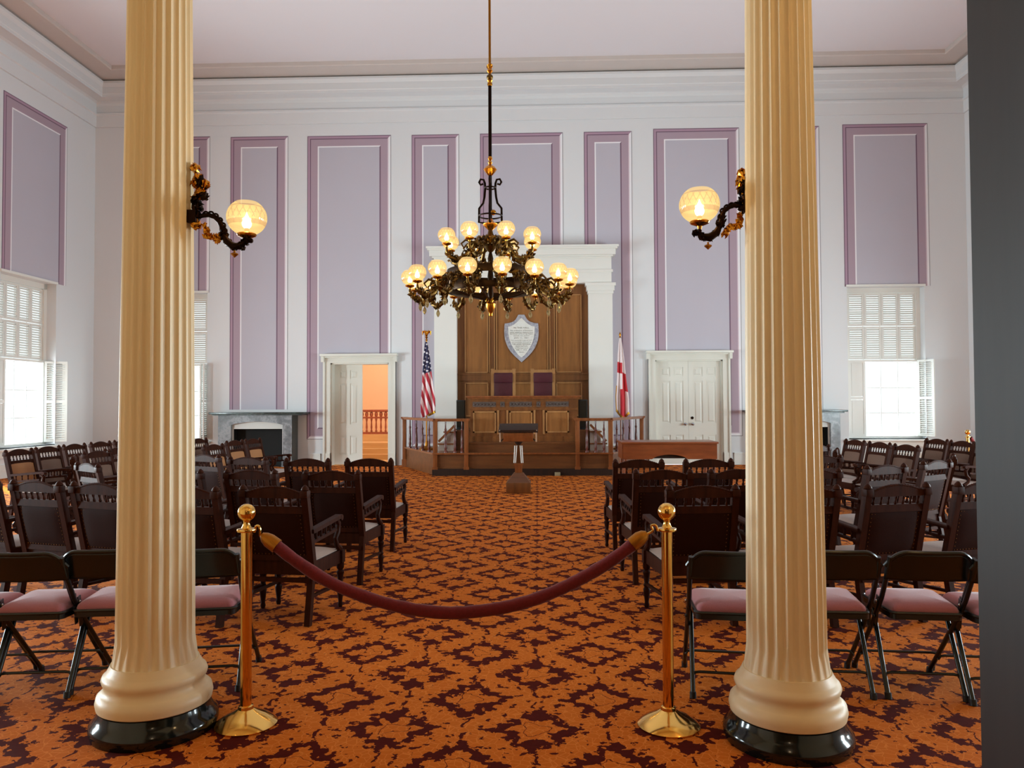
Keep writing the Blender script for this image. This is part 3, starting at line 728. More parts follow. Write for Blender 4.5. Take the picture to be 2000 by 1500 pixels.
# ---- marble shield with its inscription
YS = YO - 0.045
sh0 = P(1018.5, 661, YS)
sd = empty('memorial_tablet', (sh0.x, YS, sh0.z), 0, 'grey and white marble shield tablet with inscription on oak panelling', 'plaque')
OUT_ = [(0.0, -0.50), (0.07, -0.453), (0.20, -0.368), (0.31, -0.282), (0.39, -0.197), (0.44, -0.11), (0.48, -0.026), (0.496, 0.06), (0.5, 0.145), (0.495, 0.26), (0.485, 0.316), (0.38, 0.322), (0.27, 0.345), (0.205, 0.372), (0.165, 0.402), (0.125, 0.45), (0.09, 0.498)]
IN_ = [(0.0, -0.40), (0.085, -0.355), (0.18, -0.27), (0.255, -0.18), (0.31, -0.10), (0.355, 0.0), (0.38, 0.10), (0.388, 0.245), (0.30, 0.258), (0.20, 0.30), (0.14, 0.335), (0.09, 0.372), (0.035, 0.41), (0.012, 0.424)]
def shield(w, h, half): return [(x * w, z * h) for x, z in half] + [(-x * w, z * h) for x, z in half[::-1] if x > 1e-6]
k_ = YS / FPX * 1.005
W_, H_ = 67 * k_, 93 * k_
MB().prism(shield(W_, H_, OUT_), 0, 0.06).build('border', M['plaque'], sd)
MB().prism(shield(W_, H_, IN_), -0.012, 0.02).build('face', M['plaque_white'], sd)
LINES = [('IN THIS HALL', 30, 640.2, 2.9), ('The ordinance of Secession', 44, 645.6, 2.4), ('which withdrew Alabama from', 45, 649.4, 2.4), ('the Union of Sovereign States', 45, 652.6, 2.4),
         ('hereof, was passed', 30, 656, 2.4), ('JAN. 11, 1861', 28, 660.4, 3.1), ('This memorial is placed here', 42, 665, 2.3), ('and reverently dedicated by', 38, 668.6, 2.3), ('THE LADIES MEMORIAL', 36, 672.2, 2.6),
         ('ASSOCIATION', 23, 676.2, 2.5), ('of Montgomery', 26, 680, 2.4), ('FEB. 7, 1912', 20, 683.6, 2.6), ('Alabama', 10, 687.6, 2.0)]
for txt, wpx, ypx, hpx in LINES:
    cu = bpy.data.curves.new('text', 'FONT'); cu.body = txt; cu.align_x = 'CENTER'; cu.align_y = 'CENTER'; cu.size = 1.0; cu.resolution_u = 2
    to = bpy.data.objects.new('text', cu); COL.objects.link(to)
    me = bpy.data.meshes.new_from_object(to.evaluated_get(bpy.context.evaluated_depsgraph_get()))
    xs = [v.co.x for v in me.vertices]; ys = [v.co.y for v in me.vertices]
    sx_ = wpx * k_ / (max(xs) - min(xs)); sy_ = hpx * k_ / (max(ys) - min(ys)); my = (max(ys) + min(ys)) / 2
    zc_ = (661 - ypx) * k_ 
    bmj = MB(); bmj.add([(v.co.x * sx_, -0.0135, (v.co.y - my) * sy_ + zc_) for v in me.vertices], [tuple(p.vertices) for p in me.polygons])
    bpy.data.objects.remove(to); bpy.data.curves.remove(cu); bpy.data.meshes.remove(me)
    bmj.build('inscription_line', M['ink'], sd)

# ---- platform
YP = 16.0
PZ0 = 0.475
pxl, pxr = P(846, 900, YP).x, P(1197, 900, YP).x
pbl, pbr = P(786, 900, 18.35).x, P(1258, 900, 18.35).x
pf = empty('rostrum_platform', ((pxl + pxr) / 2, 17.2, 0), 0, 'dark wooden platform with turned railings and side steps under the rostrum desk', 'platform')
def prism_z(mb, poly, z0, z1, mi=0):
    n = len(poly); vs = [(x, y, z0) for x, y in poly] + [(x, y, z1) for x, y in poly]
    mb.add(vs, [tuple(range(n - 1, -1, -1)), tuple(range(n, 2 * n))] + [(i, (i + 1) % n, (i + 1) % n + n, i + n) for i in range(n)], mi); return mb
foot = [(pxl, YP), (pxr, YP), (pbr, 18.4), (pbl, 18.4)]
inn = [(pxl + 0.04, YP + 0.05), (pxr - 0.04, YP + 0.05), (pbr - 0.05, 18.4), (pbl + 0.05, 18.4)]
loc(prism_z(MB(), inn, 0.0, PZ0 - 0.035), pf).build('riser', M['rostrum_low'], pf)
loc(prism_z(MB(), [(pxl - 0.01, YP - 0.03), (pxr + 0.01, YP - 0.03), (pbr + 0.01, 18.42), (pbl - 0.01, 18.42)], PZ0 - 0.035, PZ0), pf).build('deck', M['rail_wood'], pf)
mb = MB(); mb.bb(pxl - 0.02, pxr + 0.02, YP - 0.03, YP + 0.05, 0, 0.125); mb.bb(pxl - 0.02, pxr + 0.02, YP - 0.015, YP + 0.05, 0.125, 0.14)
loc(mb, pf).build('baseboard', M['rostrum_base'], pf)
dx0, dx1 = P(919, 830, 16.35).x, P(1127, 830, 16.35).x
mb = MB(); mb.bb(dx0 - 0.05, dx1 + 0.05, 16.14, 16.5, PZ0, 0.655); mb.bb(dx0 - 0.07, dx1 + 0.07, 16.11, 16.5, 0.655, 0.685); loc(mb, pf).build('step', M['rostrum_low'], pf)
mb = MB(); mb.bb(P(893, 800, 17).x, P(1150, 800, 17).x, 16.85, 18.35, PZ0, 0.92); loc(mb, pf).build('upper_platform', M['rostrum_low'], pf)

# ---- desk of the rostrum
rd = empty('rostrum_desk', ((dx0 + dx1) / 2, 16.6, 0.475), 0, 'long panelled oak rostrum desk with carved frieze on the platform', 'desk')
yd = 16.35; zt_ = P(1021, 779, yd).z
def xd(x): return P(x, 830, yd).x
def zd(y): return P(1021, y, yd).z
mb = MB(); mb.bb(dx0, dx1, yd, 16.95, 0.685, zt_); loc(mb, rd).build('body', M['rostrum'], rd)
mb = MB(); mb.bb(dx0 - 0.05, dx1 + 0.05, yd - 0.07, 17.0, zt_, zt_ + 0.03); mb.bb(dx0 - 0.09, dx1 + 0.09, yd - 0.11, 17.02, zt_ + 0.03, zt_ + 0.065, bev=0.01); loc(mb, rd).build('desk_top', M['rail_wood'], rd)
mb = MB(); mb.bb(dx0 - 0.02, dx1 + 0.02, yd - 0.03, yd, 0.685, zd(852)); mb.bb(dx0 - 0.02, dx1 + 0.02, yd - 0.03, yd, zd(801), zd(797)); loc(mb, rd).build('plinth', M['rostrum'], rd)
for a, b in ((924, 969), (995, 1040), (1066, 1111)):
    mb = MB(); rect_panel(mb, xd(a), xd(b), zd(845), zd(803), yd, 0, 1); loc(mb, rd).build('front_panel', [M['oak'], M['oak_edge']], rd)
for a, b in ((923, 969), (977, 986), (995, 1039), (1048, 1056), (1066, 1111)):
    mb = MB(); mb.bb(xd(a), xd(b), yd - 0.008, yd, zd(794.5), zd(784.5))
    n = max(2, int((b - a) / 6))
    for i in range(n): mb.ball((xd(a) + (i + 0.5) * (xd(b) - xd(a)) / n, yd - 0.01, zd(789.5)), 0.022, 8)
    loc(mb, rd).build('carved_panel', M['carved'], rd)
for x in (973, 991, 1044, 1062):
    mb = MB(); mb.bb(xd(x) - 0.022, xd(x) + 0.022, yd - 0.025, yd, zd(848), zd(800)); mb.bb(xd(x) - 0.012, xd(x) + 0.012, yd - 0.03, yd, zd(843), zd(805)); loc(mb, rd).build('pilaster', M['oak_edge'], rd)

# ---- railings
ZR = 1.175
def baluster_mesh():
    h0, h1 = PZ0, ZR - 0.05
    L = h1 - h0
    return MB().lathe([(0.036, 0), (0.036, 0.03), (0.022, 0.05), (0.034, 0.10), (0.024, 0.15), (0.030, 0.2), (0.026, L * 0.45), (0.016, L * 0.68), (0.024, L * 0.72), (0.026, L * 0.75), (0.015, L * 0.79), (0.016, L)], 12).mesh('baluster', M['baluster_wood'])
BAL = baluster_mesh()
def railing(pts, label, spans):
    c0_ = pf.location
    def L(p, z): return (p[0] - c0_.x, p[1] - c0_.y, z)
    mb = MB()
    for p, q in zip(pts[:-1], pts[1:]):
        mb.bar(L(p, ZR - 0.005), L(q, ZR - 0.005), 0.11, 0.035); mb.bar(L(p, ZR - 0.03), L(q, ZR - 0.03), 0.06, 0.03)
    for p in (pts[0], pts[-1]): mb.box(L(p, ZR - 0.005), (0.15, 0.15, 0.038))
    o = mb.build('railing', M['rail_wood'], pf)
    for i, p in enumerate(pts):
        z0 = 0.0 if i < 2 else PZ0 * 0
        mb = MB(); w = 0.09
        mb.box(L(p, ZR / 2 - 0.02), (w, w, ZR - 0.04), bev=0.008); mb.box(L(p, ZR - 0.035), (w + 0.02, w + 0.02, 0.03)); mb.box(L(p, 0.09), (w + 0.025, w + 0.025, 0.18))
        mb.build('post', M['rail_wood'], o)
    for (p, q), fr_ in zip(zip(pts[:-1], pts[1:]), spans):
        for f in fr_:
            b = link('baluster', BAL, o); b.location = L((p[0] + (q[0] - p[0]) * f, p[1] + (q[1] - p[1]) * f), PZ0)
    return o
xa, xb_ = P(911, 860, YP + 0.04).x, P(1128, 860, YP + 0.04).x
railing([(pbl + 0.06, 18.3), (pxl + 0.04, YP + 0.04), (xa, YP + 0.04)], 'wooden railing with turned balusters at the left of the platform', [(0.2, 0.42, 0.62, 0.82), (0.33, 0.63, 0.86)])
railing([(pbr - 0.06, 18.3), (pxr - 0.04, YP + 0.04), (xb_, YP + 0.04)], 'wooden railing with turned balusters at the right of the platform', [(0.2, 0.42, 0.62, 0.82), (0.2, 0.45, 0.72)])

# ---- steps up to the desk
def steps(x0, x1):
    s = 1 if x1 > x0 else -1; st = None
    for k, (a, z) in enumerate(((0.0, 0.16), (0.33, 0.42))):
        xs0 = x0 + a * (x1 - x0); st_m = MB(); st_m.bb(xs0, x1, 16.75 + 0.02 * k, 17.7, PZ0 + (0 if k == 0 else 0.16), PZ0 + z - 0.03)
        st = loc(st_m, pf).build('steps', M['stair_carpet'], pf)
        mb = MB(); mb.bb(xs0 - s * 0.02, x1, 16.72 + 0.02 * k, 17.7, PZ0 + z - 0.03, PZ0 + z); loc(mb, pf).build('tread', M['rail_wood'], st)
    mb = MB(); mb.bar((x0, 16.7, PZ0 + 0.2), (x1, 16.7, PZ0 + 0.56), 0.03, 0.05); loc(mb, pf).build('side_rail', M['rail_wood'], st)
steps(P(860, 870, 17).x, P(892, 870, 17).x)
steps(P(1182, 870, 17).x, P(1151, 870, 17).x)

# ---- loudspeakers
def speaker(x, label):
    o = empty('loudspeaker', (x, 17.05, 0.92), 0, label, 'loudspeaker', 'two black loudspeakers')
    MB().bb(-0.095, 0.095, -0.1, 0.1, 0.02, 0.66, bev=0.012).build('cabinet', M['speaker'], o)
    mb = MB(); mb.bb(-0.08, 0.08, -0.108, -0.1, 0.06, 0.63); mb.build('grille', M['black_metal'], o)
    mb = MB(); mb.box((0, 0, 0.012), (0.22, 0.22, 0.024), bev=0.006); mb.build('foot', M['speaker'], o)
    return o
speaker(P(900.5, 815, 17.05).x, 'tall black loudspeaker left of the rostrum desk')
speaker(P(1138.5, 815, 17.05).x, 'tall black loudspeaker right of the rostrum desk')

# ---- high-backed chairs behind the desk
def tall_chair(x, label):
    o = empty('speaker_chair', (x, 17.55, 0.92), 0, label, 'chair', 'two maroon high-backed chairs')
    w = 0.25; H = 1.36
    for s in (-1, 1):
        mb = MB(); mb.bar((s * w, 0.24, 0), (s * w, 0.28, H), 0.07, 0.07); mb.box((s * w, 0.28, H + 0.01), (0.085, 0.085, 0.03)); mb.build('rear_post', M['oak_edge'], o)
        mb = MB(); mb.lathe([(0.03, 0), (0.022, 0.05), (0.035, 0.2), (0.025, 0.3), (0.04, 0.42)], 12, c=(s * w, -0.25, 0)); mb.build('front_leg', M['rostrum'], o)
        mb = MB(); mb.bar((s * w, 0.25, 0.66), (s * w, -0.28, 0.66), 0.06, 0.04); mb.bar((s * w, -0.22, 0.42), (s * w, -0.24, 0.65), 0.05, 0.05); mb.build('arm', M['rostrum'], o)
    mb = MB(); mb.bb(-w, w, 0.25, 0.31, H - 0.07, H - 0.0); mb.build('crest_rail', M['oak_edge'], o)
    mb = MB(); mb.bb(-w + 0.035, w - 0.035, 0.235, 0.3, 0.5, H - 0.065, bev=0.02); mb.build('backrest', M['maroon'], o)
    mb = MB(); mb.bb(-w + 0.03, w - 0.03, 0.20, 0.24, H - 0.3, H - 0.09, bev=0.018); mb.build('head_cushion', M['maroon'], o)
    mb = MB(); mb.bb(-w + 0.01, w - 0.01, -0.27, 0.24, 0.42, 0.5, bev=0.025); mb.build('seat', M['maroon'], o)
    mb = MB(); mb.bb(-w, w, -0.28, 0.26, 0.36, 0.42); mb.build('seat_frame', M['rostrum'], o)
tall_chair(P(983, 750, 17.8).x, 'high-backed maroon leather chair behind the desk, on the left')
tall_chair(P(1060.5, 750, 17.8).x, 'high-backed maroon leather chair behind the desk, on the right')

# ---- flags
def flag(xp, ytop, ybot, Y, label, mat, wid, eagle):
    p = P(xp, ytop, Y); o = empty('standing_flag', (p.x, Y, PZ0), 0, label, 'flag', 'two flags on poles')
    zt = p.z - PZ0
    mb = MB(); mb.tube([(0, 0, 0.04), (0, 0, zt - 0.16)], 0.016, 10); mb.build('pole', M['gilt_dull'] if eagle else M['rail_wood'], o)
    MB().lathe([(0.17, 0), (0.17, 0.03), (0.13, 0.06), (0.04, 0.09), (0.03, 0.16), (0.02, 0.2)], 24).build('stand', M['gilt_dull'], o)
    mb = MB()
    if eagle:
        mb.lathe([(0.02, -0.17), (0.03, -0.15), (0.014, -0.12), (0.035, -0.09), (0.014, -0.06)], 12, c=(0, 0, zt))
        mb.tube([(0, 0, zt - 0.07), (0, -0.01, zt - 0.03), (0, 0, zt + 0.01), (0, -0.02, zt + 0.045), (0, -0.05, zt + 0.04)], [0.02, 0.036, 0.03, 0.02, 0.006], 10)
        for s in (-1, 1): mb.tube([(s * 0.015, 0.01, zt - 0.02), (s * 0.05, 0.02, zt + 0.05), (s * 0.085, 0.02, zt + 0.04), (s * 0.09, 0.02, zt - 0.04)], [0.02, 0.03, 0.024, 0.006], 8)
    else:
        mb.lathe([(0.018, -0.17), (0.026, -0.15), (0.012, -0.12), (0.028, -0.09), (0.012, -0.07), (0.026, -0.03), (0.0, 0.04)], 12, c=(0, 0, zt))
    mb.build('finial', M['gilt'], o)
    zc0, zc1 = P(xp, ybot[0], Y).z - PZ0, P(xp, ybot[1], Y).z - PZ0
    Lh = zc0 - zc1; nu, nv = 40, 44
    me_v = []; uvs = []
    def prof(s): return wid * (0.10 + 0.90 * min(1.0, s * 1.25) ** 0.75)
    for j in range(nv + 1):
        s = j / nv
        for i in range(nu + 1):
            t_ = i / nu * 2 - 1
            w = prof(s)
            x = w * t_ * (1.0 + 0.05 * math.sin(s * 9)) + (0.05 * s if eagle else 0.035 * s)
            y = -0.02 - (0.03 + 0.075 * s) * (0.55 + 0.45 * math.sin(t_ * 6.2 + s * 1.5 + 0.6)) * (1 - 0.25 * t_ * t_)
            low = (-0.10 * t_ if eagle else 0.17 * abs(t_ - 0.15) - 0.13) * s
            z = zc0 - Lh * s + (-low if eagle else low)
            if eagle: z = zc0 - Lh * s - 0.10 * s * (-t_) * 0.8
            me_v.append((x, y, z)); uvs.append((x, zc0 - z))
    fs = [(j * (nu + 1) + i, j * (nu + 1) + i + 1, (j + 1) * (nu + 1) + i + 1, (j + 1) * (nu + 1) + i) for j in range(nv) for i in range(nu)]
    me = bpy.data.meshes.new('cloth'); me.from_pydata(me_v, [], fs); me.materials.append(mat)
    ul = me.uv_layers.new(name='UVMap')
    for lp in me.loops: ul.data[lp.index].uv = uvs[lp.vertex_index]
    me.polygons.foreach_set('use_smooth', [True] * len(fs)); me.update()
    c = link('cloth', me, o); md = c.modifiers.new('thickness', 'SOLIDIFY'); md.thickness = 0.008
    # gold fringe along the lower edge and the free side
    mb = MB(); e = [Vector(me_v[nv * (nu + 1) + i]) for i in range(nu // 2 if eagle else 0, nu + 1)]
    if not eagle: e = [Vector(me_v[j * (nu + 1)]) for j in range(int(nv * 0.68), nv)] + e
    for a_, b_ in zip(e[:-1], e[1:]): mb.bar(a_ + Vector((0, -0.004, -0.012)), b_ + Vector((0, -0.004, -0.012)), 0.016, 0.05)
    mb.build('fringe', M['lamp_gold'], o)
    mb = MB(); mb.tube([(0.01, -0.02, zt - 0.17), (0.035, -0.03, zt - 0.4), (0.03, -0.04, zt - 0.62)], 0.008, 8); mb.build('cord', M['lamp_gold'], o)
    return o
flag(833, 651, (668, 810), 17.1, 'striped flag with starry blue canton on pole, left of the desk', M['us_cloth'], 0.155, True)
flag(1211, 651, (660, 806), 17.1, 'white flag with crimson saltire on pole, right of the desk', M['al_cloth'], 0.135, False)

# ---- fireplaces
def fireplace(xs, label, name_x):
    """xs: mantel left/right, surround left/right, inner hood left/right in metres"""
    m0, m1, s0, s1, h0, h1 = xs; yf = YB - 0.45; zm = 1.315
    o = empty('fireplace', ((s0 + s1) / 2, YB, 0), 0, label, 'fireplace', 'two marble fireplaces')
    zl = P(500, 830, yf).z + 0.05
    mb = MB(); mb.bb(m0, m1, yf - 0.12, YB, zm - 0.045, zm, bev=0.01); mb.bb(m0 + 0.06, m1 - 0.06, yf - 0.06, YB, zm - 0.075, zm - 0.045); loc(mb, o).build('mantel_shelf', M['marble_dark'], o)
    n = 14; arch = [(h0 + (h1 - h0) * i / n, zl - 0.05 + 0.08 * math.sin(PI * i / n) ** 0.8) for i in range(n + 1)]
    mb = MB(); mb.prism([(s0, zl - 0.05)] + arch + [(s1, zl - 0.05), (s1, zm - 0.075), (s0, zm - 0.075)], yf, YB); loc(mb, o).build('lintel', M['marble'], o)
    for a, b in ((s0, h0), (h1, s1)):
        mb = MB(); mb.bb(a, b, yf, YB, 0, zl - 0.05); mb.bb(a - 0.02, b + 0.02, yf - 0.02, YB, 0, 0.15); loc(mb, o).build('jamb', M['marble'], o)
    for x in (s0 - 0.006, s1): 
        mb = MB(); mb.bb(x, x + 0.006, yf + 0.01, YB, 0, zm - 0.075); loc(mb, o).build('side_slab', M['marble_dark'], o)
    zo_ = P(500, 838, yf).z
    mb = MB(); g = 0.035
    mb.prism([(h0, 0), (h0 + g, 0), (h0 + g, zo_), (h1 - g, zo_), (h1 - g, 0), (h1, 0), (h1, zl - 0.05)] + arch[::-1] + [(h0, zl - 0.05)], yf + 0.08, yf + 0.1); loc(mb, o).build('hood', M['grate'], o)
    mb = MB(); mb.bb(h0 + 0.01, h1 - 0.01, yf + 0.34, yf + 0.36, 0, zl); mb.bb(h0 - 0.005, h0 + 0.02, yf + 0.1, yf + 0.36, 0, zl); mb.bb(h1 - 0.02, h1 + 0.005, yf + 0.1, yf + 0.36, 0, zl); mb.bb(h0, h1, yf + 0.1, yf + 0.36, 0, 0.02); loc(mb, o).build('firebox', M['soot'], o)
    return o
yf_ = YB - 0.45
def xf(x): return P(x, 820, yf_).x
fireplace([xf(411), xf(595), xf(426), xf(570), xf(451), xf(552)], 'grey marble fireplace with white hood left of the open doorway', 0)
w1 = xf(595) - xf(411); 
rs1 = xf(1641); rm1 = xf(1653)
fireplace([rm1 - w1, rm1, rs1 - (xf(570) - xf(426)), rs1, rs1 - (xf(570) - xf(426)) + 0.30, rs1 - 0.22], 'grey marble fireplace half hidden by the right cream column', 1)

# ---- lectern standing in the aisle
lp_ = PZ(1014, 961, 0.0)
le = empty('lectern', (P(1013, 940, 13.0).x, 13.0, 0), 0, 'wooden lectern with slanted top and pale rods, alone in the aisle', 'lectern')
k2 = 13.0 / FPX
mb = MB(); mb.box((0, 0, 0.09), (0.41, 0.41, 0.18), bev=0.008); mb.build('base', M['rostrum'], le)
mb = MB(); a, b = 0.195, 0.075
mb.add([(-a, -a, 0.18), (a, -a, 0.18), (a, a, 0.18), (-a, a, 0.18), (-b, -b, 0.335), (b, -b, 0.335), (b, b, 0.335), (-b, b, 0.335)], [(0, 1, 5, 4), (1, 2, 6, 5), (2, 3, 7, 6), (3, 0, 4, 7), (4, 5, 6, 7)])
mb.build('pyramid', M['rostrum_low'], le)
mb = MB(); mb.bb(-0.06, 0.06, -0.06, 0.06, 0.33, 0.46); mb.bb(-0.075, 0.075, -0.075, 0.075, 0.46, 0.49); mb.build('neck', M['rail_wood'], le)
mb = MB(); mb.bb(-0.045, 0.045, -0.03, 0.03, 0.49, 0.80); mb.build('stem', M['rostrum'], le)
for x0_, x1_ in ((-0.075, -0.06), (-0.05, -0.028), (0.05, 0.03), (0.075, 0.058)):
    mb = MB(); mb.tube([(x0_, -0.06, 0.5), (x1_, -0.06, 0.79)], 0.0085, 10); mb.build('rod', M['paper'], le, label='pale metal rod')
mb = MB(); mb.lathe([(0.02, 0.79), (0.05, 0.82), (0.07, 0.85), (0.05, 0.88), (0.03, 0.89)], 16); mb.build('collar', M['rostrum_base'], le)
mb = MB(); M4 = Matrix.Translation((0, 0, 0.985)) @ Matrix.Rotation(R(14), 4, 'X'); mb.box((0, 0, 0.0), (0.5, 0.42, 0.15), 0, M4, bev=0.01); mb.box((0, -0.205, -0.02), (0.42, 0.02, 0.09), 0, M4); mb.build('box', M['rail_wood'], le)
mb = MB(); M4 = Matrix.Translation((0, 0, 1.085)) @ Matrix.Rotation(R(14), 4, 'X'); mb.box((0, 0, 0), (0.66, 0.5, 0.022), 0, M4, bev=0.006); mb.box((0, -0.24, 0.02), (0.6, 0.02, 0.03), 0, M4); mb.build('reading_top', M['rostrum_base'], le)
for s in (-1, 1):
    mb = MB(); mb.tube([(s * 0.3, -0.2, 0.86), (s * 0.3, -0.2, 1.06)], 0.012, 10); mb.build('side_bar', M['oak_edge'], le)
    mb = MB(); mb.tube([(s * 0.3, -0.2, 0.865), (s * 0.22, -0.14, 0.93)], 0.010, 8); mb.build('bracket', M['rostrum_base'], le)

# ---- floor outlet at the foot of the platform
op = PZ(1089, 931, 0)
o = MB().bb(-0.058, 0.058, -0.03, 0.03, 0, 0.075, bev=0.008).build('floor_outlet', M['outlet']); o.location = (P(1089, 930, YP - 0.07).x, YP - 0.065, 0)
tag(o, 'small brass floor outlet box at the foot of the platform', 'outlet')

# ---- clerk's table
ty = 14.35
tx0, tx1 = P(1217, 880, ty).x, P(1400, 880, ty).x; ztab = P(1308, 863, ty).z
tb = empty('clerk_table', ((tx0 + tx1) / 2, ty + 0.4, 0), 0, 'reddish wooden table with arched modesty panel before the closed double door', 'table')
w = tx1 - tx0; zb = P(1308, 897, ty).z
MB().bb(-w / 2 - 0.03, w / 2 + 0.03, -0.44, 0.44, ztab - 0.035, ztab, bev=0.008).build('table_top', M['table_wood'], tb)
ar = [(-0.33 + 0.66 * i / 12, zb - 0.0 + 0.085 * math.sin(PI * i / 12) ** 0.6) for i in range(13)]
MB().bb(-w / 2 + 0.02, w / 2 - 0.02, -0.30, -0.28, zb + 0.01, ztab - 0.035).build('back_board', M['rostrum_base'], tb)
MB().prism([(-w / 2, zb)] + ar + [(w / 2, zb), (w / 2, ztab - 0.035), (-w / 2, ztab - 0.035)], -0.4, -0.375).build('modesty_panel', M['table_wood'], tb)
for s in (-1, 1):
    MB().bb(s * w / 2 - 0.0125, s * w / 2 + 0.0125, -0.375, 0.38, zb, ztab - 0.035).build('side_panel', M['table_wood'], tb)
    for y in (-0.36, 0.36): MB().lathe([(0.025, 0), (0.03, 0.05), (0.04, 0.3), (0.04, zb + 0.02)], 14, c=(s * (w / 2 - 0.05), y, 0)).build('leg', M['table_wood'], tb)
# ================================================================ seats
HC = 0.945           # top of the crest rail
def make_armchair():
    """turned oak armchair, faces +y, origin on the floor under the seat"""
    o = empty('wooden_armchair', (0, 0, 0))
    wb = 0.225      # half distance of the rear posts
    wf = 0.245
    yb, yt = -0.20, -0.325        # rear post at seat height / at top
    def yz(z): return yb + (yt - yb) * max(0.0, (z - 0.40)) / (0.93 - 0.40)
    W = M['chair_wood']
    for s in (-1, 1):
        mb = MB()
        mb.bar((s * wb * 1.0, -0.27, 0), (s * wb, yb, 0.40), 0.040, 0.045); mb.bar((s * wb, yb, 0.39), (s * wb, yz(0.90), 0.90), 0.046, 0.045)
        y9 = yz(0.905)
        mb.box((s * wb, y9, 0.895), (0.056, 0.056, 0.05), bev=0.006); mb.lathe([(0.02, 0.915), (0.028, 0.925), (0.022, 0.94), (0.008, 0.955), (0, 0.957)], 10, c=(s * wb, y9, 0))
        mb.build('rear_leg', W, o)
        mb = MB(); mb.lathe([(0.014, 0), (0.020, 0.02), (0.015, 0.04), (0.024, 0.11), (0.027, 0.135), (0.018, 0.15), (0.026, 0.165), (0.018, 0.18), (0.024, 0.235), (0.029, 0.26), (0.018, 0.275), (0.028, 0.29), (0.028, 0.34)], 10, c=(s * wf, 0.24, 0))
        mb.box((s * wf, 0.24, 0.375), (0.055, 0.055, 0.09)); mb.build('front_leg', W, o)
        # arm: sloping rest, gallery rail below, front support, apron board of the seat
        mb = MB(); ya = yz(0.63)
        mb.bar((s * (wb + 0.012), ya, 0.635), (s * (wf + 0.005), 0.20, 0.675), 0.05, 0.028); mb.tube([(s * (wf + 0.005) - 0.026, 0.205, 0.665), (s * (wf + 0.005) + 0.026, 0.205, 0.665)], 0.022, 10)
        mb.build('arm', W, o); arm = o.children[-1] if False else [c for c in bpy.data.objects if c.parent == o][-1]
        arms = arm
        mb = MB(); mb.bar((s * (wb + 0.005), yz(0.56), 0.555), (s * wf, 0.15, 0.585), 0.026, 0.022); r_ = mb.build('arm_rail', W, o)
        for k in range(4):
            f = 0.2 + k * 0.2; y = yz(0.6) + (0.15 - yz(0.6)) * f
            z0, z1 = 0.555 + 0.03 * f, 0.635 + 0.035 * f
            q = MB(); q.lathe([(0.006, z0), (0.011, z0 + 0.015), (0.006, (z0 + z1) / 2), (0.011, z1 - 0.015), (0.006, z1)], 6, c=(s * (wf - 0.005), y, 0)); q.build('arm_spindle', W, r_)
        mb = MB(); mb.tube([(s * wf, 0.16, 0.665), (s * wf, 0.20, 0.62), (s * wf, 0.19, 0.56), (s * wf, 0.15, 0.52), (s * wf, 0.17, 0.47), (s * wf, 0.23, 0.43)], [0.02, 0.022, 0.02, 0.018, 0.02, 0.024], 8); mb.build('arm_support', W, o)
        mb = MB(); mb.bar((s * (wb + 0.01), yb, 0.375), (s * wf, 0.24, 0.375), 0.022, 0.095); mb.build('side_apron', W, o)
        mb = MB(); mb.bar((s * wb, -0.24, 0.19), (s * wf, 0.24, 0.17), 0.02, 0.02); mb.build('stretcher', W, o)
    mb = MB(); mb.bar((-wb, yb, 0.375), (wb, yb, 0.375), 0.022, 0.095); mb.build('rear_apron', W, o)
    mb = MB(); mb.bar((-wf, 0.24, 0.375), (wf, 0.24, 0.375), 0.024, 0.085); mb.build('front_apron', W, o)
    mb = MB(); mb.bar((-wb, -0.24, 0.30), (wb, -0.24, 0.30), 0.022, 0.03); mb.build('stretcher', W, o)
    # seat cushion, a little domed
    def sf(u, v):
        x = (u * 2 - 1); y = (v * 2 - 1)
        return (x * (wb + 0.012), 0.02 + y * 0.225, 0.425 + 0.03 * (1 - x ** 4) * (1 - y ** 4) + 0.004)
    mb = MB(); mb.grid(sf, 10, 10); mb.bb(-wb - 0.01, wb + 0.01, -0.2, 0.244, 0.40, 0.428); mb.build('seat', M['chair_seat'], o)
    # back: lower panel with nailed leather behind and tan leather before, gallery of spindles, arched crest with rope edge
    z0, z1 = 0.43, 0.80
    mb = MB(); mb.bar((-wb, yz(0.45), 0.45), (wb, yz(0.45), 0.45), 0.03, 0.05); mb.build('back_rail', W, o); mb = MB(); mb.bar((-wb, yz(0.785), 0.785), (wb, yz(0.785), 0.785), 0.034, 0.05); b = mb.build('back_rail', W, o)
    a_ = Vector((0, yz(z1) - yz(z0), z1 - z0)).normalized(); nrm = Vector((0, a_.z, -a_.y))
    def slab(off, t, m, nm, g, bulge):
        def f(u, v):
            x = (u * 2 - 1) * (wb - 0.02); z = z0 + 0.03 + (z1 - z0 - 0.04) * v
            bz = bulge * (1 - (u * 2 - 1) ** 4) * (1 - (v * 2 - 1) ** 4)
            p = Vector((x, yz(z), z)) + nrm * (off + bz); return tuple(p)
        return MB().grid(f, g, g).build(nm, m, o)
    lb = slab(-0.010, 0.01, M['chair_leather'], 'back_leather', 8, -0.016)
    slab(0.010, 0.01, M['chair_cane'], 'back_panel', 8, 0.012)
    mb = MB()
    for i in range(15):
        x = -wb + 0.045 + i * (2 * wb - 0.09) / 14
        for z in (0.475, 0.75): mb.ball(tuple(Vector((x, yz(z), z)) + nrm * -0.0135), 0.0045, 6)
    for i in range(1, 10):
        z = 0.475 + i * 0.0275
        for s in (-1, 1): mb.ball(tuple(Vector((s * (wb - 0.045), yz(z), z)) + nrm * -0.0135), 0.0045, 6)
    nh = mb.build('nail_trim', M['nail'], lb); 
    gal_ = [c for c in bpy.data.objects if c.parent == o and c.name.startswith('back_rail')][-1]
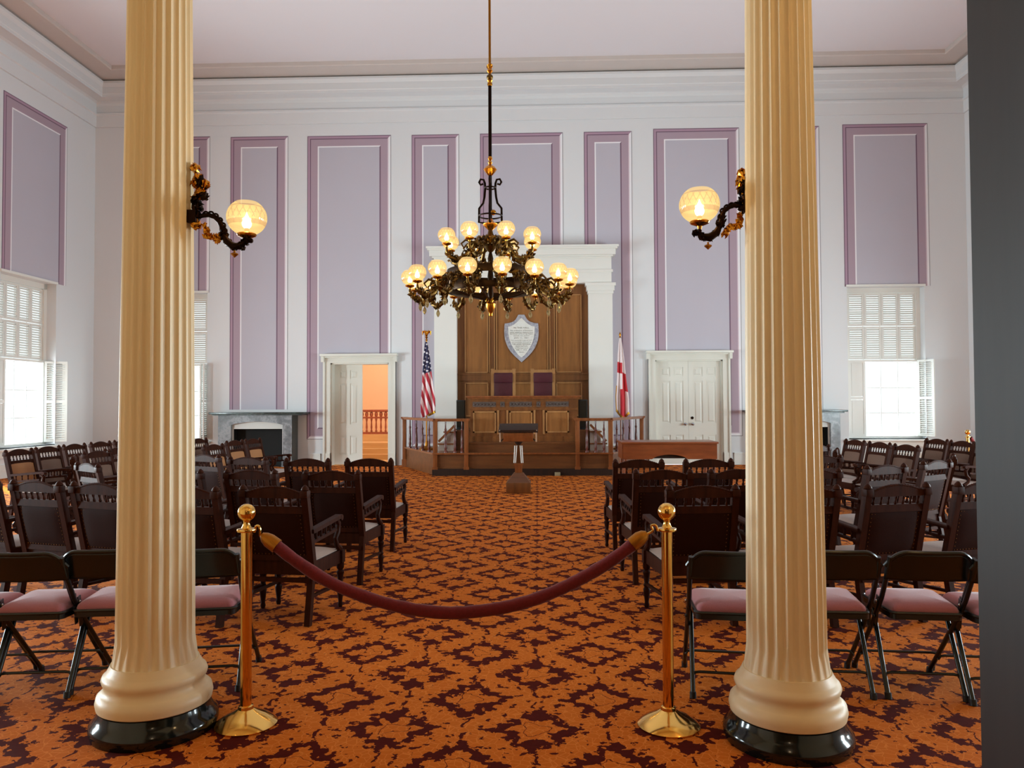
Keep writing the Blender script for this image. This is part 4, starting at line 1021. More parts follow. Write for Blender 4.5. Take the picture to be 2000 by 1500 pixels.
    for k in range(7):
        x = -wb + 0.055 + k * (2 * wb - 0.11) / 6
        p0, p1 = Vector((x, yz(0.81), 0.808)), Vector((x, yz(0.868), 0.870))
        q = MB(); q.tube([p0, p0.lerp(p1, 0.2), p0.lerp(p1, 0.5), p0.lerp(p1, 0.8), p1], [0.007, 0.012, 0.006, 0.012, 0.007], 6); q.build('spindle', W, gal_)
    mb = MB(); n = 14; yc = yz(0.9)
    top = [(-wb + 0.02 + (2 * wb - 0.04) * i / n, 0.893 + 0.047 * math.sin(PI * i / n) ** 0.85) for i in range(n + 1)]
    mb.prism([(-wb + 0.02, 0.866), (wb - 0.02, 0.866)] + top[::-1], yc - 0.013, yc + 0.013); cr = mb.build('crest_rail', W, o)
    mb = MB(); m_ = 40; pts = []; rs = []
    for i in range(m_ + 1):
        f = i / m_; pts.append((-wb + 0.02 + (2 * wb - 0.04) * f, yc - 0.006, 0.893 + 0.047 * math.sin(PI * f) ** 0.85 + 0.001)); rs.append(0.0105 if i % 2 else 0.0075)
    mb.tube(pts, rs, 7); mb.build('rope_moulding', W, cr)
    return o
BACK_Y = -0.318
proto_chair = make_armchair()
_first = [True]
def armchair(x, y, rot, label, group, tan=False):
    """x, y: where the crest rail stands; rot: turned counter-clockwise from facing the rostrum"""
    o = proto_chair if _first[0] else copy_tree(proto_chair)
    _first[0] = False
    r_ = R(rot); o.rotation_euler = (0, 0, r_)
    o.location = (x - (-math.sin(r_)) * BACK_Y, y - math.cos(r_) * BACK_Y, 0)
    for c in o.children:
        if c.name.startswith('back_panel'): c.material_slots[0].link = 'OBJECT'; c.material_slots[0].material = M['chair_cane' if tan else 'chair_shaded']  # backs not labelled tan get the leather coloured as if in shade
    return tag(o, label, 'chair', group)
def at_crest(px, py): 
    p = PZ(px, py, HC); return p.x, p.y
GL, GR = 'armchairs in curved rows left of the aisle', 'armchairs in curved rows right of the aisle'
ROWS_ = [
 (535, 950, -8, 'dark wooden armchair at the aisle end of the left block, nearest row', GL),
 (364, 951, -11, 'dark wooden armchair of the nearest row, mostly behind the left cream column', GL),
 (192, 944, -17, 'dark wooden armchair of the nearest row, just left of the left cream column', GL),
 (71, 940, -17, 'dark wooden armchair with whole back seen, nearest row, second left of the left column', GL),
 (-45, 936, -20, 'dark wooden armchair of the nearest row, cut off by the left edge of the photo', GL),
 (648, 920, -6, 'dark wooden armchair at the aisle end of the left block, second row', GL),
 (490, 918.5, -12, 'dark wooden armchair in the second row left of the aisle, second from the aisle', GL),
 (352, 917, -20, 'dark wooden armchair of the second row, peeking out right of the left column', GL),
 (721, 896, -3, 'dark wooden armchair at the aisle end of the left block, third row, before the doorway', GL),
 (600, 896, -8, 'dark wooden armchair in the third row left, before the fireplace right edge', GL),
 (484, 893, -18, 'brown wooden armchair in the third row left, below the pair before the fireplace', GL),
 (400, 888, -27, 'brown wooden armchair in the third row, touching the right side of the left column', GL),
 (1372, 949, 6, 'dark wooden armchair at the right block aisle end, nearest row, behind the stanchion ball', GR),
 (1572, 950, 10, 'dark wooden armchair of the nearest row, mostly behind the right cream column', GR),
 (1752, 946, 14, 'dark wooden armchair with whole back seen, nearest row, right of the right column', GR),
 (1922, 941, 18, 'dark wooden armchair of the nearest row, partly behind the dark open door', GR),
 (1295, 918, 4, 'dark wooden armchair at the aisle end of the right block, second row', GR),
 (1440, 917, 9, 'dark wooden armchair of the second row right, touching the left side of the right column', GR),
 (1590, 917, 14, 'dark wooden armchair of the second row, peeking out right of the right column', GR),
 (1247, 898, 2, 'dark wooden armchair at the aisle end of the right block, third row, before the table', GR),
 (1383.5, 897, 6, 'dark wooden armchair of the third row right, before the right end of the table', GR),
]
for px, py, rot, lb, g in ROWS_:
    x, y = at_crest(px, py); armchair(x, y, rot, lb, g)
SIDE = [
 # left side, further off
 (172, 7.22, -37, 'brown armchair with reddish crest, alone among the turned chairs left of the left column', GL),
 (146, 8.30, -63, 'armchair seen edge-on between the window chairs and the left column', GL),
 (190, 9.17, -96, 'brown armchair facing the aisle, just behind the edge-on chair on the left', 'armchairs along the left wall'),
 (228, 9.80, -96, 'brown armchair facing the aisle, half cut by the left edge of the left column', 'armchairs along the left wall'),
 (37, 9.58, -93, 'tan-backed armchair below the bright left window, nearest of the wall row', 'armchairs along the left wall'),
 (93, 10.20, -93, 'armchair with shade-darkened back beside the tan-backed one below the left window', 'armchairs along the left wall'),
 (145, 10.83, -93, 'brown armchair under the right lower shutter of the left window', 'armchairs along the left wall'),
 (196, 11.50, -93, 'brown armchair in the left wall row, against the bare wall corner', 'armchairs along the left wall'),
 (240, 12.14, -93, 'reddish armchair of the left wall row, mostly behind the left column', 'armchairs along the left wall'),
 (417, 10.60, -98, 'tan-backed armchair with white gaps in its gallery, left of the fireplace pair', 'armchairs before the left fireplace'),
 (458, 11.79, -98, 'tan-backed armchair, left one of the pair before the fireplace opening', 'armchairs before the left fireplace'),
 (494, 12.35, -98, 'tan-backed armchair, right one of the pair before the fireplace opening', 'armchairs before the left fireplace'),
 (388, 12.47, -96, 'reddish armchair glimpsed at the right edge of the left column under the slatted window', 'armchairs before the left fireplace'),
 # right side
 (1729, 6.85, 26, 'dark armchair of the second row right, turned to the aisle, before the three window chairs', GR),
 (1828, 7.35, 35, 'brown armchair of the second row right, turned strongly, above the dark nearest-row gap', GR),
 (1862, 8.05, 63, 'armchair seen edge-on near the dark open door', GR),
 (1603, 8.10, 15, 'tan armchair peeking out right of the right column, lower of two', GR),
 (1600, 9.97, 40, 'tan armchair peeking out right of the right column, upper of two', GR),
 (1633, 9.12, 66, 'tan armchair seen edge-on between the right column and the window chairs', GR),
 (1670, 11.40, 100, 'brown armchair below the left edge of the right window, farthest of three', 'armchairs below the right window'),
 (1718, 10.71, 100, 'brown armchair below the right window, middle of three', 'armchairs below the right window'),
 (1770, 10.06, 100, 'brown armchair below the right window, nearest of three', 'armchairs below the right window'),
 (1830, 11.59, 99, 'brown armchair under the open right shutter of the right window', 'armchairs along the right wall'),
 (1880, 10.95, 99, 'brown armchair in front of the far brass post on the right', 'armchairs along the right wall'),
 (1930, 10.30, 99, 'brown armchair cut off by the dark open door, before the right wall', 'armchairs along the right wall'),
]
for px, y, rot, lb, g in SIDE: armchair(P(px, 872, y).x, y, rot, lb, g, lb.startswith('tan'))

# ---- folding chairs
def make_folding():
    o = empty('folding_chair', (0, 0, 0)); K = M['black_metal']
    w = 0.198
    # upright and front leg on either side: one long tube
    for s in (-1, 1):
        mb = MB(); mb.tube([(s * (w - 0.005), -0.245, 0.73), (s * w, -0.215, 0.64), (s * w, -0.13, 0.50), (s * (w + 0.004), -0.02, 0.36), (s * (w + 0.008), 0.30, 0.015)], 0.0125, 10); mb.build('front_leg', K, o)
        fl = [c for c in bpy.data.objects if c.parent == o][-1]
        mb = MB(); mb.tube([(s * (w + 0.008), 0.30, 0.0), (s * (w + 0.008), 0.293, 0.03)], 0.017, 10); mb.build('foot_cap', M['speaker'], fl)
        mb = MB(); mb.tube([(s * (w - 0.018), 0.10, 0.43), (s * (w - 0.016), 0.03, 0.36), (s * (w - 0.012), -0.165, 0.015)], 0.0125, 10); rl = mb.build('rear_leg', K, o)
        mb = MB(); mb.tube([(s * (w - 0.012), -0.168, 0.0), (s * (w - 0.012), -0.162, 0.03)], 0.017, 10); mb.build('foot_cap', M['speaker'], rl)
        mb = MB(); mb.bar((s * (w + 0.006), -0.06, 0.34), (s * (w + 0.006), -0.09, 0.50), 0.006, 0.03); mb.ball((s * (w + 0.012), -0.10, 0.475), 0.008, 8); mb.ball((s * (w + 0.012), -0.055, 0.385), 0.008, 8); mb.build('hinge_plate', K, o)
        MB().ball((s * (w + 0.016), -0.10, 0.475), 0.007, 8).build('rivet', M['chrome'], o)
    # bowed back panel with round shoulders
    def bf(u, v):
        x = (u * 2 - 1); hw = 0.211
        z0 = 0.612; zt = 0.755 - 0.075 * max(0.0, (abs(x) - 0.55) / 0.45) ** 2.2
        z = z0 + (zt - z0) * v
        y = -0.20 - (z - 0.575) * 0.28 + 0.035 * (abs(x) ** 2.2) - 0.028
        return (x * hw, y, z)
    mb = MB(); mb.grid(bf, 28, 8); bk = mb.build('backrest', K, o); md = bk.modifiers.new('thickness', 'SOLIDIFY'); md.thickness = 0.012; md.offset = 0
    mb = MB(); mb.tube([bf(i / 28, 1.0) for i in range(29)], 0.0115, 8); mb.build('top_tube', K, o)
    for nm, y, z, ww in (('front_bar', 0.19, 0.13, w + 0.006), ('rear_bar', -0.11, 0.115, w - 0.014)):
        mb = MB(); mb.tube([(-ww, y, z - 0.022), (-ww + 0.012, y, z - 0.004), (-ww + 0.035, y, z), (ww - 0.035, y, z), (ww - 0.012, y, z - 0.004), (ww, y, z - 0.022)], 0.0075, 8); mb.build(nm, K, o)
    # seat pan and cushion, wider at the front corners
    def outline(g=0.0, n=6):
        pts = []
        for cx, cy, a0, rr in ((0.15, 0.165, 0, 0.045), (-0.15, 0.165, 90, 0.045), (-0.137, -0.155, 180, 0.035), (0.137, -0.155, 270, 0.035)):
            for k in range(n + 1):
                a = R(a0 + 90 * k / n); pts.append((cx + (rr - g) * math.cos(a), cy + (rr - g) * math.sin(a)))
        return pts
    mb = MB(); prism_z(mb, outline(), 0.405, 0.437); mb.build('seat_pan', K, o)
    rim = [(x, y, 0.437) for x, y in outline(0.002)]
    mb = MB(); mb.tube(rim, 0.008, 6, closed=True); mb.build('seat_rim', K, o)
    ring = outline(0.012, 6); vs = []; fs = []; n = len(ring)
    steps_ = [(1.0, 0.436), (1.0, 0.448), (0.97, 0.462), (0.90, 0.474), (0.75, 0.484), (0.5, 0.490), (0.25, 0.492)]
    for f, z in steps_:
        for x, y in ring: vs.append((x * f, 0.005 + (y - 0.005) * f, z))
    for j in range(len(steps_) - 1):
        for k in range(n): fs.append((j * n + k, j * n + (k + 1) % n, (j + 1) * n + (k + 1) % n, (j + 1) * n + k))
    vs.append((0, 0.005, 0.493)); c_ = len(vs) - 1; j = len(steps_) - 1
    for k in range(n): fs.append((j * n + k, j * n + (k + 1) % n, c_))
    MB().add(vs, fs, 0, True).build('cushion', M['pink'], o, label='dusty pink padded seat cushion')
    return o
fold = make_folding(); _f = [True]
def folding(px, rot, y, label, group):
    o = fold if _f[0] else copy_tree(fold); _f[0] = False
    r_ = R(rot); x = P(px, 1110, y).x; o.rotation_euler = (0, 0, r_)
    o.location = (x + math.sin(r_) * -0.25, y - math.cos(r_) * -0.25, 0)
    return tag(o, label, 'chair', group)
FG = 'black folding chairs with pink seats'
folding(-118, 6, 3.72, 'black folding chair showing only a corner of its pink seat at the left edge', FG)
folding(42, 6, 3.80, 'black folding chair with pink seat, cut by the left edge of the photo', FG)
folding(198, 7, 3.88, 'black folding chair with pink seat, half behind the left side of the left column', FG)
folding(386, 10, 3.90, 'black folding chair with pink seat between the left column and the brass stanchion', FG)
folding(1428, -8, 3.86, 'black folding chair with pink seat between the right stanchion and the right column', FG)
folding(1638, -4, 3.90, 'black folding chair with pink seat coming out right of the right column', FG)
folding(1820, -5, 3.88, 'black folding chair with whole back in view, second right of the right column', FG)
folding(1992, -5, 3.80, 'black folding chair with pink seat, partly behind the dark open door', FG)
# ================================================================ brass and light
GLOBE = MB()
def globe_mesh(r):
    k = 18; pr = []
    for i in range(k + 1):
        a = R(-62 + (62 + 58) * i / k)
        pr.append((r * math.cos(a), r * 0.93 * math.sin(a)))
    return MB().lathe(pr, 32, cap=False).mesh('globe', M['globe'])
g_s = globe_mesh(0.0835); g_b = globe_mesh(0.0925)
bulb_me = MB().lathe([(0.006, -0.045), (0.020, -0.03), (0.0235, -0.016), (0.016, 0.004), (0.007, 0.022), (0.0, 0.04)], 12).mesh('bulb', M['bulb'])
cup_s = MB().lathe([(0.008, -0.115), (0.012, -0.10), (0.042, -0.088), (0.046, -0.08), (0.04, -0.074), (0.012, -0.074), (0.010, -0.045), (0.0, -0.045)], 18).mesh('globe_cup', M['gilt'])
drop_me = MB().lathe([(0.0, 0.0), (0.008, -0.008), (0.004, -0.02), (0.016, -0.045), (0.020, -0.062), (0.012, -0.085), (0.0, -0.10)], 8, smooth=False).mesh('crystal_drop', M['crystal'])
def leafy(mb, c, n, r, rnd, sz=0.03):
    for k in range(n):
        d = Vector((rnd.uniform(-1, 1), rnd.uniform(-1, 1), rnd.uniform(-1, 1))).normalized()
        p = Vector(c) + d * r * rnd.uniform(0.3, 1); a = d.cross(Vector((rnd.uniform(-1, 1), rnd.uniform(-1, 1), 0.3))).normalized(); b = d.cross(a)
        q = sz * rnd.uniform(0.6, 1.2)
        mb.add([p - a * q, p + b * q * 0.45 + d * 0.005, p + a * q, p - b * q * 0.45 - d * 0.005, p + d * 0.010, p - d * 0.010], [(0, 1, 4), (1, 2, 4), (2, 3, 4), (3, 0, 4), (1, 0, 5), (2, 1, 5), (3, 2, 5), (0, 3, 5)])
def lamp(parent, x, y, z, gm, power):
    """etched globe with cup and bulb; children keep their own size so that the pattern stays centred"""
    c = link('globe', gm, parent); c.location = (x, y, z)
    q = link('globe_cup', cup_s, parent); q.location = (x, y, z)
    b = link('bulb', bulb_me, c); b.location = (0, 0, -0.012)
    if power:
        l = point('globe_light', (0, 0, 0.0), power, WARM, 0.02); l.parent = parent; l.location = (x, y, z + 0.005)

# ---- chandelier
CY = 7.4
cz = lambda y: P(958, y, CY).z
ch = empty('chandelier', (P(958, 500, CY).x, CY, 0), 0, 'two-tier bronze chandelier with glowing etched globes hanging in mid-hall', 'chandelier')
rnd = random.Random(3)
zb_ = cz(618)
MB().lathe([(0.012, cz(160)), (0.012, ZC)], 10).build('upper_rod', M['gilt_dull'], ch)
MB().lathe([(0.09, ZC - 0.12), (0.07, ZC - 0.08), (0.12, ZC)], 20).build('ceiling_rose', M['gilt_dull'], ch)
mb = MB(); mb.lathe([(0.014, cz(143)), (0.03, cz(139)), (0.018, cz(134)), (0.03, cz(128)), (0.014, cz(124))], 14); leafy(mb, (0, 0, cz(129)), 14, 0.03, rnd, 0.02); mb.build('rod_collar', M['gilt'], ch)
MB().ball((0, 0, cz(151)), 0.032, 16).build('rod_ball', M['antique'], ch)
MB().lathe([(0.02, cz(168)), (0.026, cz(165)), (0.02, cz(161)), (0.028, cz(158)), (0.018, cz(155))], 14).build('rod_collar', M['gilt'], ch)
MB().lathe([(0.0165, cz(308)), (0.0165, cz(167))], 12).build('lower_rod', M['iron'], ch)
MB().lathe([(0.012, cz(322)), (0.022, cz(318)), (0.012, cz(314)), (0.024, cz(310)), (0.016, cz(306))], 14).build('rod_collar', M['gilt'], ch)
MB().lathe([(0.01, cz(344)), (0.024, cz(342)), (0.05, cz(336)), (0.066, cz(331.5)), (0.05, cz(327)), (0.02, cz(323)), (0.01, cz(320))], 24).build('gilt_bulb', M['gilt'], ch)
MB().lathe([(0.016, cz(440)), (0.016, cz(344))], 10).build('stem', M['iron'], ch)
k7 = CY / FPX
for q in range(2):
    for s in (-1, 1):
        pts = [(950 - 958, 352), (-16, 348), (-21, 353), (-18, 359), (-13, 357), (-10, 362), (-10, 368), (-11.5, 385), (-14, 398), (-22, 407), (-22, 432)] if False else [(-14, 359), (-19, 361), (-22, 356), (-19, 350), (-13, 351), (-10.5, 358), (-10, 368), (-11.5, 385), (-14, 397), (-22, 407), (-22.5, 434), (-10, 436)]
        mb = MB(); c_, s__ = (1, 0) if q == 0 else (0, 1)
        mb.tube([(s * x * k7 * c_, s * x * k7 * s__, cz(y)) for x, y in pts], 0.011, 8); mb.build('lyre_scroll', M['iron'], ch)
for y, r_ in ((367, 0.052), (422, 0.112)):
    mb = MB(); mb.tube([(r_ * math.cos(t_ * 2 * PI / 24), r_ * math.sin(t_ * 2 * PI / 24), cz(y)) for t_ in range(24)], 0.008, 8, closed=True)
    mb.build('lyre_ring', M['iron'], ch)
mb = MB(); mb.lathe([(0.02, cz(450)), (0.035, cz(447)), (0.07, cz(441)), (0.075, cz(438)), (0.04, cz(434)), (0.02, cz(428))], 24); mb.build('gilt_cup', M['gilt'], ch)
MB().ball((0.03, -0.02, cz(416)), 0.028, 14).build('gilt_knob', M['gilt'], ch)
mb = MB(); mb.lathe([(0.015, cz(493)), (0.04, cz(488)), (0.06, cz(482)), (0.05, cz(478)), (0.062, cz(474)), (0.062, cz(464)), (0.05, cz(461)), (0.03, cz(458)), (0.02, cz(450))], 24); mb.build('upper_body', M['antique'], ch)
mb = MB(); mb.box((0, -0.058, cz(469)), (0.05, 0.02, 0.05)); mb.build('gilt_plate', M['gilt'], ch)
mb = MB(); mb.lathe([(0.012, cz(590)), (0.03, cz(575)), (0.018, cz(560)), (0.03, cz(540)), (0.016, cz(520)), (0.028, cz(505)), (0.014, cz(493))], 16); mb.build('lower_stem', M['bronze'], ch)
mb = MB(); mb.lathe([(0.0, zb_), (0.018, zb_ + 0.004), (0.018, zb_ + 0.03), (0.03, zb_ + 0.05), (0.045, zb_ + 0.085), (0.05, zb_ + 0.12), (0.03, zb_ + 0.135), (0.02, zb_ + 0.17)], 16); leafy(mb, (0, 0, zb_ + 0.15), 16, 0.05, rnd, 0.03); mb.build('bottom_finial', M['gilt'], ch)
RB = 0.42; zr0, zr1 = 2.60, 2.75
for z, h in ((zr0, 0.03), (zr1, 0.035)):
    MB().lathe([(RB - 0.012, z - h), (RB, z - h), (RB + 0.006, z), (RB, z + h), (RB - 0.012, z + h), (RB - 0.016, z), (RB - 0.012, z - h)], 64, cap=False).build('hoop', M['bronze'], ch)
for k in range(16):
    a = 2 * PI * (k + 0.5) / 16
    mb = MB(); mb.tube([(RB * math.cos(a), RB * math.sin(a), zr0), ((RB + 0.012) * math.cos(a), (RB + 0.012) * math.sin(a), (zr0 + zr1) / 2), (RB * math.cos(a), RB * math.sin(a), zr1)], [0.006, 0.012, 0.006], 6); mb.build('hoop_strut', M['bronze'], ch)
for k in range(6):
    a = 2 * PI * k / 6 + 0.3
    mb = MB(); mb.tube([(RB * math.cos(a), RB * math.sin(a), zr0 + 0.02), (0.25 * math.cos(a), 0.25 * math.sin(a), zr0 - 0.05), (0.03 * math.cos(a), 0.03 * math.sin(a), zr0 - 0.10)], 0.009, 6); mb.build('spoke', M['bronze'], ch)
    mb = MB(); mb.tube([(RB * math.cos(a), RB * math.sin(a), zr1 + 0.02), (0.33 * math.cos(a), 0.33 * math.sin(a), zr1 + 0.06), (0.2 * math.cos(a), 0.2 * math.sin(a), zr1 + 0.03), (0.04 * math.cos(a), 0.04 * math.sin(a), zr1 + 0.12)], [0.010, 0.016, 0.012, 0.010], 7); mb.build('brace', M['antique'], ch)
def arm_meshes(r0, r1, zc_, zg, nm, n_leaf):
    """S-shaped arm along +x from radius r0 to the globe at r1"""
    d = r1 - r0; mb = MB()
    pts = [(r0, 0, zc_), (r0 + 0.15 * d, 0, zc_ + 0.03), (r0 + 0.3 * d, 0, zc_ + 0.01), (r0 + 0.40 * d, 0, zc_ - 0.06), (r0 + 0.52 * d, 0, zc_ - 0.13), (r0 + 0.72 * d, 0, zc_ - 0.165), (r0 + 0.92 * d, 0, zc_ - 0.14), (r1, 0, zc_ - 0.09), (r1, 0, zg - 0.10)]
    mb.tube(pts, [0.012, 0.016, 0.016, 0.018, 0.022, 0.025, 0.022, 0.014, 0.008], 8)
    mb.tube([(r0 + 0.3 * d, 0, zc_ + 0.01), (r0 + 0.5 * d, 0, zc_ + 0.03), (r0 + 0.62 * d, 0, zc_ - 0.01), (r0 + 0.55 * d, 0, zc_ - 0.05)], [0.012, 0.012, 0.01, 0.006], 6)
    rn = random.Random(5)
    for f in (0.15, 0.35, 0.55, 0.75, 0.92): 
        i = f * (len(pts) - 2); a = Vector(pts[int(i)]).lerp(Vector(pts[int(i) + 1]), i - int(i)); leafy(mb, a, n_leaf, 0.045, rn, 0.034)
    return mb.mesh('arm', M['antique']), pts
am_l, pl1 = arm_meshes(RB, 0.775, 2.66, 2.705, 'arm', 14)
am_u, pl2 = arm_meshes(0.06, 0.44, 3.04, 3.10, 'arm', 13)
for n_, R1, zg, am, ph, zd_, rd_ in ((16, 0.775, 2.705, am_l, -11.5, 2.48, RB + 0.72 * (0.775 - RB)), (8, 0.44, 3.10, am_u, -22.5, 2.85, 0.06 + 0.72 * 0.38)):
    for k in range(n_):
        a = R(-90 + ph + 360.0 * k / n_)
        o = link('arm', am, ch); o.rotation_euler = (0, 0, a)
        lamp(ch, R1 * math.cos(a), R1 * math.sin(a), zg, g_s, 2.0)
        dd = link('crystal_drop', drop_me, ch); dd.location = (rd_ * math.cos(a), rd_ * math.sin(a), zd_)

# ---- sconces on the columns
SCONCE_Y = 3.56
def sconce(cx, path, gpx, beads, leaves, fin, plate, label, side):
    o = empty('column_sconce', (cx, SCONCE_Y, 0), 0, label, 'wall lamp', 'two globe sconces on the columns')
    def L(p): q = P(p[0], p[1], SCONCE_Y); return (q.x - cx, q.y - SCONCE_Y, q.z)
    k = SCONCE_Y / FPX
    mb = MB(); pts = [L(p) for p in path]; n = len(pts)
    rs = [k * w for w in (4, 4.5, 4.5, 4.8, 5.0, 5.2, 5.5, 7.5, 8.5, 6.5, 4)][:n]
    mb.tube(pts, rs, 10)
    rn = random.Random(9)
    for i in range(5, n): leafy(mb, pts[i], 14, k * 8, rn, k * 7)
    mb.build('arm', M['iron'], o)
    for b in beads:
        c = Vector(L(b)); mb = MB(); mb.tube([c + Vector((k * 5.2 * math.cos(t_ * PI / 6), 0, k * 4.6 * math.sin(t_ * PI / 6))) for t_ in range(12)], k * 2.0, 6, closed=True); mb.build('arm_ring', M['iron'], o)
    mb = MB()
    for l in leaves: leafy(mb, L(l), 9, k * 6, rn, k * 8)
    mb.build('leaf_spray', M['gilt'], o, label='gilt leaf spray')
    f = L(fin); mb = MB(); mb.lathe([(0, -k * 8), (k * 2, -k * 6), (k * 7.5, -k * 1), (k * 7, k * 1), (k * 2, k * 3), (k * 2, k * 7)], 12, c=f); mb.build('finial', M['gilt_dull'], o)
    # gilt and dark ornament clasping the column
    mb = MB(); md_ = MB()
    for i, (px_, py_, dk) in enumerate(plate): leafy(md_ if dk else mb, L((px_, py_)), 16, k * 9, rn, k * 10)
    mb.tube([L(q_[:2]) for q_ in plate], k * 3, 6); mb.build('backplate', M['gilt'], o); md_.build('dark_ornament', M['iron'], o)
    e = L(path[0]); mb = MB(); mb.bar((side * 0.145, 0, e[2]), e, 0.05, 0.06); mb.build('wall_bracket', M['iron'], o)
    g = L(gpx)
    cpt = L((gpx[0] + side * 1, gpx[1] + 46)); tp = pts[-1]
    mb = MB(); mb.tube([tp, (g[0], g[1], tp[2]), (g[0], g[1], g[2] - 0.10)] if abs(tp[0] - g[0]) > 0.004 else [(g[0], g[1], tp[2]), (g[0], g[1], g[2] - 0.10)], 0.008, 8); mb.ball((g[0] + side * 0.02, g[1], tp[2] + 0.004), 0.012, 10); mb.build('gas_tap', M['iron'], o)
    lamp(o, g[0], g[1], g[2], g_b, 3.0)
    return o
sconce(CL[0], [(386, 424), (396, 421), (408, 420), (420, 424), (429, 433), (435, 446), (437, 460), (444, 473), (456, 482), (470, 480), (480, 472)], (482, 425),
       [(402, 418), (412, 418), (421, 422), (429, 430), (435, 440), (438, 451)], [(400, 440), (402, 450), (404, 460), (412, 462), (420, 463), (427, 463), (425, 470)], (458, 496),
       [(381, 330, 0), (384, 348, 0), (382, 360, 0), (391, 352, 1), (396, 362, 1), (401, 360, 0), (392, 372, 0), (384, 380, 0), (397, 382, 1), (383, 393, 1), (386, 405, 1), (384, 420, 1), (385, 440, 0)],
       'lit etched globe sconce on the right side of the left column', 1)
sconce(CR[0], [(1450, 404), (1443, 402), (1433, 401), (1423, 405), (1414, 413), (1409, 426), (1407, 440), (1399, 455), (1386, 464), (1372, 462), (1362, 455)], (1366, 400),
       [(1438, 400), (1429, 401), (1420, 405), (1412, 412), (1408, 423), (1405, 433)], [(1445, 420), (1444, 430), (1442, 440), (1434, 443), (1426, 444), (1420, 450), (1416, 458)], (1383, 480),
       [(1450, 340, 0), (1446, 350, 0), (1446, 362, 0), (1449, 356, 1), (1450, 372, 1), (1451, 390, 1), (1452, 405, 1)],
       'lit etched globe sconce on the left side of the right column', -1)

# ---- lamps under the gallery, above and behind the camera: they light the columns and the near carpet
def gallery_lamp(x, y, label, power):
    o = empty('gallery_lamp', (x, y, 0), 0, label, 'ceiling lamp', 'globe lamps under the gallery')
    MB().lathe([(0.09, 4.62), (0.09, 4.58), (0.02, 4.54), (0.012, 4.2), (0.012, 4.02)], 18).build('rod', M['gilt'], o)
    lamp(o, 0, 0, 3.92, g_b, 0)
    point('gallery_light', (x, y, 3.92), power, (1.0, 0.70, 0.36), 0.08).parent = None
gallery_lamp(-2.6, 1.9, 'globe lamp hanging under the gallery left of the entrance', 4)
gallery_lamp(-0.35, 1.9, 'globe lamp hanging under the gallery over the entrance', 15)
gallery_lamp(2.3, 1.9, 'globe lamp hanging under the gallery right of the entrance', 55)
point('hall_light', (0.0, -1.0, 2.9), 8, (1.0, 0.74, 0.45), 0.1)

# ---- rope barrier
def stanchion_meshes():
    base = MB().lathe([(0.142, 0.0), (0.144, 0.008), (0.138, 0.014), (0.12, 0.028), (0.09, 0.046), (0.055, 0.062), (0.036, 0.075), (0.034, 0.088), (0.0265, 0.092), (0.0, 0.092)], 48).mesh('base', M['brass'])
    post = MB().lathe([(0.0255, 0.085), (0.0255, 0.905), (0.0, 0.905)], 32).mesh('post', M['brass'])
    col = MB().lathe([(0.0255, 0.898), (0.044, 0.902), (0.046, 0.908), (0.044, 0.914), (0.024, 0.918), (0.018, 0.930), (0.0145, 0.942), (0.017, 0.953), (0.0, 0.953)], 32).mesh('collar', M['brass'])
    ball = MB().ball((0, 0, 0.990), 0.0415, 32).mesh('ball_finial', M['brass'])
    return base, post, col, ball
SM = stanchion_meshes()
def stanchion(x, y, label, group='two brass stanchions holding the red rope'):
    o = empty('brass_stanchion', (x, y, 0), 0, label, 'stanchion', group)
    for nm, me in zip(('base', 'post', 'collar', 'ball_finial'), SM): link(nm, me, o)
    return o
s1 = P(480, 1412, 3.60); s2 = P(1306, 1404, 3.63)
stanchion(s1.x, 3.60, 'polished brass ball-topped stanchion beside the left column')
stanchion(s2.x, 3.63, 'polished brass ball-topped stanchion left of the right column')
rope = empty('rope_barrier', ((s1.x + s2.x) / 2, 3.61, 0), 0, 'crimson velvet rope with brass ends hung between two stanchions', 'rope')
RP = [(523, 1054), (540, 1066), (580, 1097), (640, 1135), (700, 1161), (760, 1180), (820, 1192), (880, 1197), (940, 1193), (1000, 1183), (1060, 1165), (1120, 1138), (1180, 1104), (1225, 1072), (1252, 1050)]
def LR(p, y=3.61):
    q = P(p[0], p[1], y); return Vector((q.x - rope.location.x, q.y - rope.location.y, q.z))
ctrl = [LR(p) for p in RP]
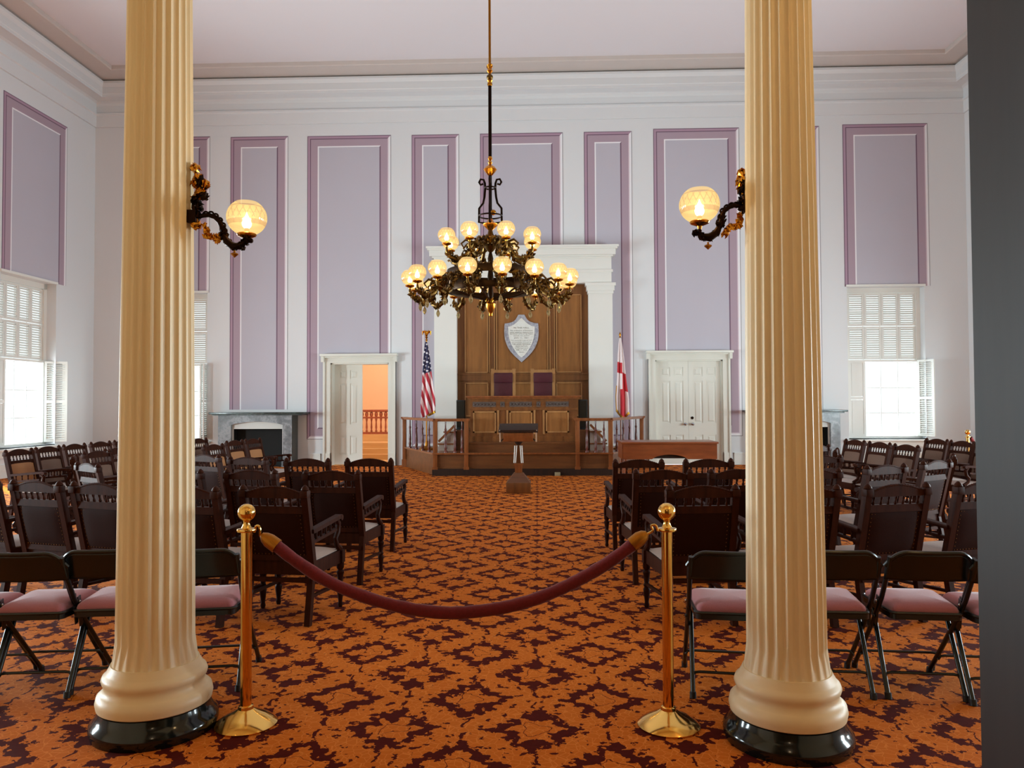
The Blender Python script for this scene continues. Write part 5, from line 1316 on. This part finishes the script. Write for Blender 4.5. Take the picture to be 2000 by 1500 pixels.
def smooth_path(c, sub=6):
    out = []
    for i in range(len(c) - 1):
        p0, p1, p2, p3 = c[max(i - 1, 0)], c[i], c[i + 1], c[min(i + 2, len(c) - 1)]
        for k in range(sub):
            t_ = k / sub; out.append(0.5 * ((2 * p1) + (-p0 + p2) * t_ + (2 * p0 - 5 * p1 + 4 * p2 - p3) * t_ ** 2 + (-p0 + 3 * p1 - 3 * p2 + p3) * t_ ** 3))
    return out + [c[-1]]
pth = smooth_path(ctrl); rn = random.Random(2)
MB().tube(pth, [0.0290 + rn.uniform(-0.0016, 0.0016) for _ in pth], 18).build('velvet_rope', M['velvet'], rope)
for pts in ([(511, 1044), (517, 1049), (526, 1056), (541, 1067)], [(1264, 1041), (1259, 1045), (1250, 1051.5), (1235, 1064)]):
    mb = MB(); mb.tube([LR(p) for p in pts], [0.012, 0.026, 0.034, 0.035], 18); mb.build('end_sleeve', M['gilt_dull'], rope, label='brass end sleeve')
for pts in ([(497, 1040), (500, 1028), (506, 1028), (508, 1036), (508, 1046), (513, 1047)], [(1285, 1037), (1281, 1026), (1272, 1027), (1275, 1036), (1266, 1042), (1262, 1043)]):
    mb = MB(); mb.tube(smooth_path([LR(p) for p in pts], 4), 0.0055, 8); mb.build('hook', M['brass'], rope)
# far stanchion with its own rope end by the right wall
fs_ = empty('brass_stanchion', (P(1890, 850, 13.0).x, 13.0, 0), 0, 'far brass stanchion with drooping rope near the right wall', 'stanchion')
for nm, me in zip(('base', 'post', 'collar', 'ball_finial'), SM): link(nm, me, fs_)
fr2 = empty('rope_barrier', (fs_.location.x, 13.0, 0), 0, 'pale rope hanging from the far stanchion by the right wall', 'rope')
MB().tube(smooth_path([Vector(p) for p in ((0.05, 0, 0.9), (0.12, 0.02, 0.8), (0.3, 0.05, 0.62), (0.6, 0.1, 0.5), (1.0, 0.16, 0.5), (1.5, 0.22, 0.66), (1.85, 0.28, 0.9))]), 0.028, 10).build('rope', M['velvet'], fr2)
o2 = stanchion(fs_.location.x + 1.9, 13.29, 'far brass stanchion hidden behind the dark door', 'far brass stanchions')
